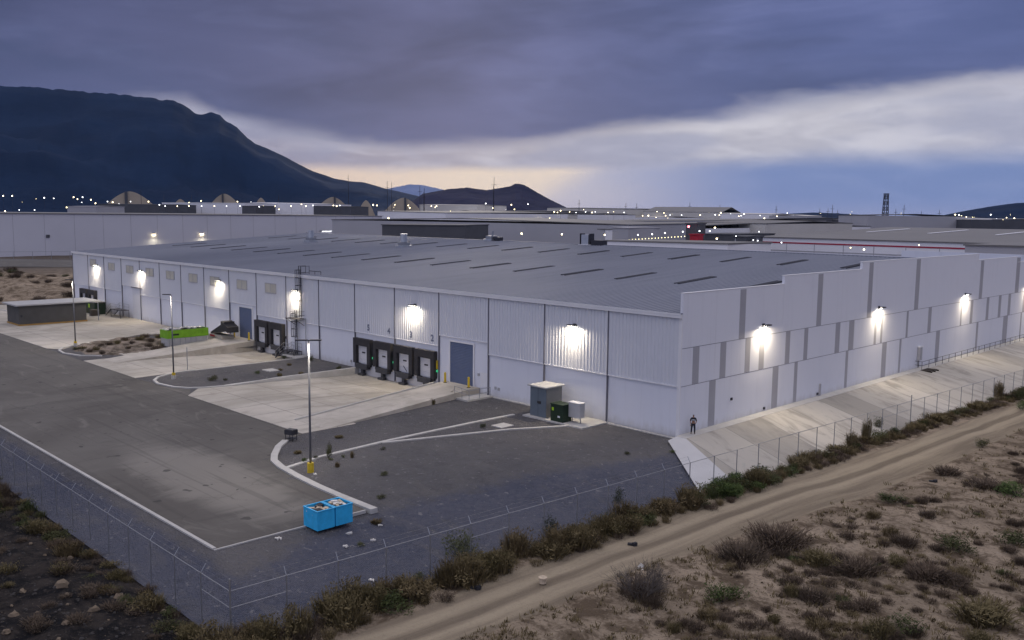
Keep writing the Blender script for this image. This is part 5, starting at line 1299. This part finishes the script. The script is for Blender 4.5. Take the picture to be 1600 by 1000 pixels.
# rows farther away
fbuild('beige factory with dark roof edge and lamp row', 855, 1300, 975, 1150, 325, 327, 120, 'far_cream', 'far_dark', 1.0)
fbuild('dark windowed block under the beige factory', 865, 900, 925, 880, 338, 338, 30, 'far_dark', 'far_dark', .1)
t, A2, B2, dr, nrm, h = fbuild('trapezoid hall with dark sloping roof on the horizon', 1005, 1150, 1128, 1120, 331, 332, 90, 'far_cream', 'far_roof', 6.5)
fbuild('pale long roof right of the trapezoid hall', 1125, 1100, 1205, 1080, 334, 335, 90, 'far_white', 'far_cream', 1)
fbuild('wide brown roof plain behind the white parapet', 905, 700, 1150, 640, 346, 345, 190, 'far_grey', 'far_roof', 1.5)
fbuild('dark factory with blue lit sign on the right horizon', 1212, 900, 1262, 880, 341, 341, 60, 'far_dark', 'far_dark', .3)
fbuild('dark long factory right of the blue lit sign', 1262, 930, 1335, 900, 343, 344, 60, 'far_dark', 'far_roof', .4)
fbuild('cream low factory left of the blue lit sign', 1170, 820, 1216, 810, 344, 344, 60, 'far_cream', 'far_roof', .3)
fbuild('grey low factory on the right horizon beneath the pylon', 1345, 1000, 1475, 960, 348, 349, 80, 'far_grey', 'far_roof', .5)
fbuild('pale low factory at the far right horizon', 1475, 1100, 1640, 1060, 350, 351, 80, 'far_grey', 'far_grey', .5)
fbuild('white long hall with seven lamps below the left domes', 253, 1050, 383, 1000, 317, 318, 90, 'far_white', 'far_white', .6)
fbuild('white long hall with lamps below the middle domes', 395, 1080, 492, 1040, 317, 319, 90, 'far_white', 'far_white', .6)
fbuild('pale flat building left of the huge roof edge', 105, 700, 150, 690, 323, 323, 40, 'far_grey', 'far_grey', .4)
fbuild('low brown building on the left horizon', 152, 1000, 257, 960, 319, 320, 60, 'far_dark', 'far_dark', .4)
fbuild('dark low building between the two white halls', 378, 900, 400, 890, 322, 322, 30, 'far_dark', 'far_dark', .2)
fbuild('dark low building under the right domes', 490, 950, 548, 930, 322, 323, 40, 'far_dark', 'far_dark', .2)
fbuild('long pale hall between the right domes and the hill', 655, 1250, 745, 1200, 320, 321, 80, 'far_cream', 'far_cream', .8)
fbuild('brown flat block above the bright white warehouse', 745, 1000, 860, 950, 330, 330, 90, 'far_roof', 'far_roof', .6)
# storage domes in pairs
def dome(px0, px1, notch, topy, D, label):
    a = far(px0, 322, D); b = far(px1, 322, D); zt = far((px0+px1)/2, topy, D).z; wd = (b-a).length; c = (a+b)/2
    t = thing('storage_dome', label, 'dome hall', (c.x, c.y, -1), 'pale arched storage domes on the left plain')
    dr = (b-a).normalized(); ang = math.atan2(dr.y, dr.x); mb = MB(); N = 28; L = wd*.22; hh = zt+1; pr = []
    for k in range(N+1):
        u = -1+2*k/N; pr.append((u*wd/2, hh*(.22+.78*max(0, 1-abs(u)**1.7)) if abs(u) < .999 else hh*.2))
    for (x0, z0), (x1, z1) in zip(pr, pr[1:]):
        mb.quad((x0, -L, z0), (x1, -L, z1), (x1, L, z1*.9), (x0, L, z0*.9)); mb.quad((x0, -L, 0), (x1, -L, 0), (x1, -L, z1), (x0, -L, z0)); mb.quad((x1, L, 0), (x0, L, 0), (x0, L, z0*.9), (x1, L, z1*.9))
    mb.build('membrane', M['dome'], t, loc=(0, 0, 0)); t.rotation_euler = (0, 0, ang)
    if notch:
        n = (notch-px0)/(px1-px0)*wd-wd/2; u = abs(n/(wd/2)); zz = hh*(.22+.78*(1-u**1.7))
        MB().prism([(n-wd*.022, -L-2), (n+wd*.022, -L-2), (n+wd*.022, L), (n-wd*.022, L)], 0, zz+.6).build('gantry', M['far_dark'], t, loc=(0, 0, 0))
for a, b, nt, ty, lb in ((150, 256, 197, 299.5, 'large tan storage dome pair at the far left'), (262, 302, None, 311, 'small low dome right of the largest pair'), (316, 386, 348, 303, 'second storage dome pair from the left'), (392, 424, None, 309, 'small low dome left of the third pair'),
                     (484, 556, 523, 308, 'third storage dome pair from the left'), (556, 588, None, 313, 'small pale dome between the third and fourth pairs'), (592, 668, 633, 309.5, 'fourth storage dome pair, nearest the dark hill')):
    dome(a, b, nt, ty, 1400, lb)
# lamps
for px, py in ((19, 306), (5, 306), (69, 309), (84, 310), (115, 308), (121, 311), (142, 312), (129, 308), (30, 328), (54, 328), (8, 330), (168, 315), (176, 316), (204, 315), (232, 315), (249, 320), (258, 322), (277, 322), (295, 322), (315, 322), (335, 322), (354, 322), (375, 322), (314, 314), (371, 315),
               (405, 323), (430, 322), (455, 322), (478, 322), (489, 321), (521, 321), (526, 322), (531, 321), (583, 320), (589, 321), (617, 320), (638, 321), (674, 322), (682, 322), (680, 324), (759, 318), (770, 325), (799, 320), (825, 319),
               (866, 331), (871, 332), (890, 331), (900, 332), (915, 331), (925, 332), (930, 331), (950, 332), (975, 332), (1004, 337), (1013, 337), (1040, 337), (1047, 336), (1065, 336), (1094, 336), (1124, 336), (1158, 337), (1214, 338), (1230, 333), (1390, 341), (1407, 344), (1416, 341), (1430, 344), (1443, 341), (1460, 342), (1505, 345), (1521, 345), (1541, 345), (1557, 342), (1585, 341), (1280, 354), (1357, 349), (1367, 349)):
    far_lamp(px, py, 860 if py < 350 else 600, 'far_lamp_w' if (px*7) % 3 == 0 else 'far_lamp', True, .95+.5*((px*13 % 10)/10))
for px, py in ((815, 365), (878, 366), (945, 367)): far_lamp(px, py, 340, 'far_lamp', False, 2.0, 'yellow lit lamp on the long white warehouse behind the ridge', 'lamps behind the ridge')
far_lamp(755, 363, 344, 'far_lamp_w', False, 1.4, 'white lamp at the left end of the long white warehouse', None)
far_lamp(607, 341, 640, 'far_lamp', False, 1.8, 'bright lamp on the bright white warehouse wall', None)
for px, py in ((743, 343), (763, 343), (773, 344), (801, 342), (826, 342), (843, 341), (859, 341)): far_lamp(px, py, 780, 'far_lamp', False, 1.2, 'lit lamp on the grey warehouse wall beyond the ridge', 'lamps on the grey warehouse wall')
for px, py in ((997, 367), (1019, 366), (1039, 364), (1067, 362), (1093, 361), (1109, 361)): far_lamp(px, py, 325, 'far_lamp_w', False, 1.7, 'white slanting lamp on the grey warehouse wall near the red lamp', 'white lamps on the grey wall')
for i in range(18): far_lamp(983+5.1*i, 374.5-.3*i, 318, 'far_lamp_y', False, .9, 'small yellow lamp in the dotted row behind the parapet', 'dotted row of yellow lamps')
far_lamp(1117, 356, 440, 'far_lamp', False, 2.2, 'bright lamp on the cream building', None); far_lamp(1120, 373, 360, 'far_lamp', True, 2.0, 'bright lamp in the dark loading yard', None)
for px, py in ((1186, 362), (1177, 375), (1184, 376), (1150, 369)): far_lamp(px, py, 290, 'far_lamp_w', True, 1.2, 'white lamp in the dark gap left of the red striped wall', 'lamps in the dark gap')
far_lamp(1076, 354, 322, 'red_lamp', False, 2.6, 'round red lamp on the dark sign tower', None)
far_lamp(1240, 345.5, 860, 'blue_lamp', False, 3.0, 'blue lit sign on the dark factory at the right horizon', None)
rt_ = random.Random(31)
for i in range(34):
    px = rt_.uniform(690, 1620); D = rt_.uniform(800, 1900); w_ = rt_.uniform(14, 60); hy = 318.4+(px+607)*.01115
    ty = hy-rt_.uniform(-5, 3)*(900/D); k_ = rt_.choice(('far_white', 'far_cream', 'far_grey', 'far_dark', 'far_roof'))
    fbuild('small far industrial shed on the plain before the horizon', px, D, px+w_, D*rt_.uniform(.93, 1.05), ty, ty, rt_.uniform(30, 90), k_, rt_.choice(('far_roof', 'far_dark', 'far_cream')), rt_.uniform(.2, 1.5))[0]['group'] = 'small far sheds on the plain'
for i in range(130):
    px = rt_.uniform(0, 1600) if i % 3 else rt_.uniform(700, 1600); hy = 318.4+(px+607)*.01115
    if px < 590 and i % 2: continue
    far_lamp(px, hy+rt_.uniform(-9, 6) if px > 590 else hy-rt_.uniform(2, 16), rt_.uniform(700, 1700), rt_.choice(('far_lamp', 'far_lamp', 'far_lamp_y', 'far_lamp_w')), True, rt_.choice((.35, .45, .6, .9, 1.3)))
for i, (px, py) in enumerate(((801, 350), (818, 346), (838, 348), (855, 350), (887, 347), (897, 348), (936, 353), (970, 352), (1003, 346), (1032, 346))):
    p = at(px, py, 14.6); ru = thing('rooftop_unit', 'small dark rooftop unit on the brown roofs beyond the ridge', 'rooftop unit', (p.x, p.y, 13.2), 'rooftop units beyond the ridge')
    MB().box(-1.8, -1.2, -.6, 1.8, 1.2, 1.3).build('casing', M['far_dark'], ru, loc=(0, 0, 0)); MB().tube((0, 0, 1.3), (0, 0, 2.0), .6, 8).build('fan', M['dark_steel'], ru, loc=(0, 0, 0))
# pylons and masts
def mast(px, topy, D, label, lattice=False):
    p = far(px, topy, D); H = p.z+1; t = thing('pylon' if lattice else 'mast', label, 'mast', (p.x, p.y, -1), None if lattice else 'thin masts on the horizon')
    mb = MB()
    if lattice:
        hw0, hw1 = H*.065, H*.035
        for k in range(8):
            a, b = k/8, (k+1)/8; w0 = hw0+(hw1-hw0)*a; w1 = hw0+(hw1-hw0)*b
            for (sx, sy) in ((-1, -1), (1, -1), (1, 1), (-1, 1)):
                mb.tube((sx*w0, sy*w0, H*a), (sx*w1, sy*w1, H*b), .35, 4)
            for (x0, y0, x1, y1) in ((-1, -1, 1, -1), (1, -1, 1, 1), (1, 1, -1, 1), (-1, 1, -1, -1)):
                mb.tube((x0*w0, y0*w0, H*a), (x1*w1, y1*w1, H*b), .2, 4); mb.tube((x1*w0, y1*w0, H*a), (x0*w1, y0*w1, H*b), .2, 4)
        mb.box(-hw1*1.3, -hw1*1.3, H, hw1*1.3, hw1*1.3, H+1)
    else:
        mb.tube((0, 0, 0), (0, 0, H), D*.0004, 4, D*.0002); mb.tube((-H*.07, 0, H*.86), (H*.07, 0, H*.86), D*.0002, 4)
    mb.build('shaft', M['dark_steel'], t, loc=(0, 0, 0))
mast(1385, 304, 900, 'tall dark lattice pylon on the right horizon', True)
for px, ty in ((1413, 320), (1400, 326), (1468, 328), (1440, 330), (1294, 325), (1301, 320), (1213, 322), (1281, 326), (1309, 328), (1078, 316), (1125, 320), (995, 318), (978, 317), (905, 312), (772, 277), (771, 290), (656, 290), (663, 294), (605, 283), (612, 285), (544, 273), (256, 304), (299, 304), (220, 297), (435, 304), (662, 300)):
    mast(px, ty, 1200, 'thin dark mast rising on the horizon')

# ------------------------------------------------------------------ mountains
def ridge(name, prof, D, depth, m, seed, rough=.03, label=None, foot=.55):
    """real 3D ridge: foothills rise over `depth` metres to the crest line, then fall behind it"""
    px0, px1 = prof[0][0], prof[-1][0]; N = 300; rows = 18; v = []; f = []
    for j in range(rows+5):
        s = j/rows
        for i in range(N+1):
            px = px0+(px1-px0)*i/N; py = lerp(prof, px); p = far(px, py, D); dirv = Vector((p.x-CAM.x, p.y-CAM.y, 0)).normalized()
            H = p.z+2
            if j <= rows:
                q = Vector((p.x, p.y, 0))-dirv*depth*(1-s); prf = s**1.25
                rid = noise.fractal(Vector((q.x, q.y, seed*500))*.0014, .9, 2.1, 6); z = H*(prf+(1-s)*s*1.5*rid*.6)
                if j == rows: z = H*(1+rough*noise.fractal(Vector((i*.17, 0, seed+7)), .9, 2.1, 4))
            else:
                q = Vector((p.x, p.y, 0))+dirv*depth*.25*(j-rows); z = H*(1-.25*(j-rows))
            v.append((q.x, q.y, max(-2, z-2)))
    n = N+1
    for j in range(rows+4):
        for i in range(N): f.append((j*n+i, j*n+i+1, (j+1)*n+i+1, (j+1)*n+i))
    me = bpy.data.meshes.new(name); me.from_pydata(v, [], f); me.materials.append(m); me.polygons.foreach_set('use_smooth', [True]*len(f))
    o = bpy.data.objects.new(name, me); COL.objects.link(o); struct(o)
ridge('mountain', [(-300, 128), (0, 134), (60, 137), (130, 143), (200, 149), (270, 157), (285, 163), (305, 177), (318, 178), (330, 176), (343, 179), (355, 190), (370, 199), (385, 214), (400, 225), (430, 237), (460, 253), (490, 268), (520, 278), (545, 283), (570, 285), (600, 294), (640, 303), (690, 316)], 5200, 2200, M['mtn'], 1, .012)
ridge('hill', [(640, 318), (660, 303), (680, 299), (700, 295.5), (730, 293), (760, 297), (780, 294), (797, 291), (805, 287), (815, 287.5), (825, 292), (840, 301), (860, 312), (885, 324)], 3300, 700, M['hill'], 2, .01)
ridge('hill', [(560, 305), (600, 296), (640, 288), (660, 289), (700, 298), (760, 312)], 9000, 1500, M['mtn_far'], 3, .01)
ridge('hill', [(1440, 343), (1475, 336), (1510, 329), (1545, 323), (1580, 318), (1620, 315), (1700, 312), (1900, 318)], 4200, 1000, M['mtn'], 5, .01)
ridge('hill', [(1200, 340), (1230, 334), (1270, 332), (1300, 333), (1360, 336), (1420, 340)], 5200, 800, M['mtn'], 6, .01)

# ------------------------------------------------------------------ air
HAZE = 1.4e-5
if HAZE:
    hb = MB(); hb.box(-31000, -31000, -4, 31000, 31000, 1750)
    m = bpy.data.materials.new('haze'); m.use_nodes = True; t = NT(m.node_tree); t.n.clear()
    pv = t.new('ShaderNodeVolumePrincipled'); pv.inputs['Color'].default_value = (.34, .56, 1, 1); pv.inputs['Density'].default_value = HAZE; pv.inputs['Anisotropy'].default_value = .0
    ou = t.new('ShaderNodeOutputMaterial'); t.l.new(pv.outputs[0], ou.inputs['Volume'])
    tag(hb.build('haze', m), 'thin blue dusk air over the whole plain', 'haze', kind='stuff')
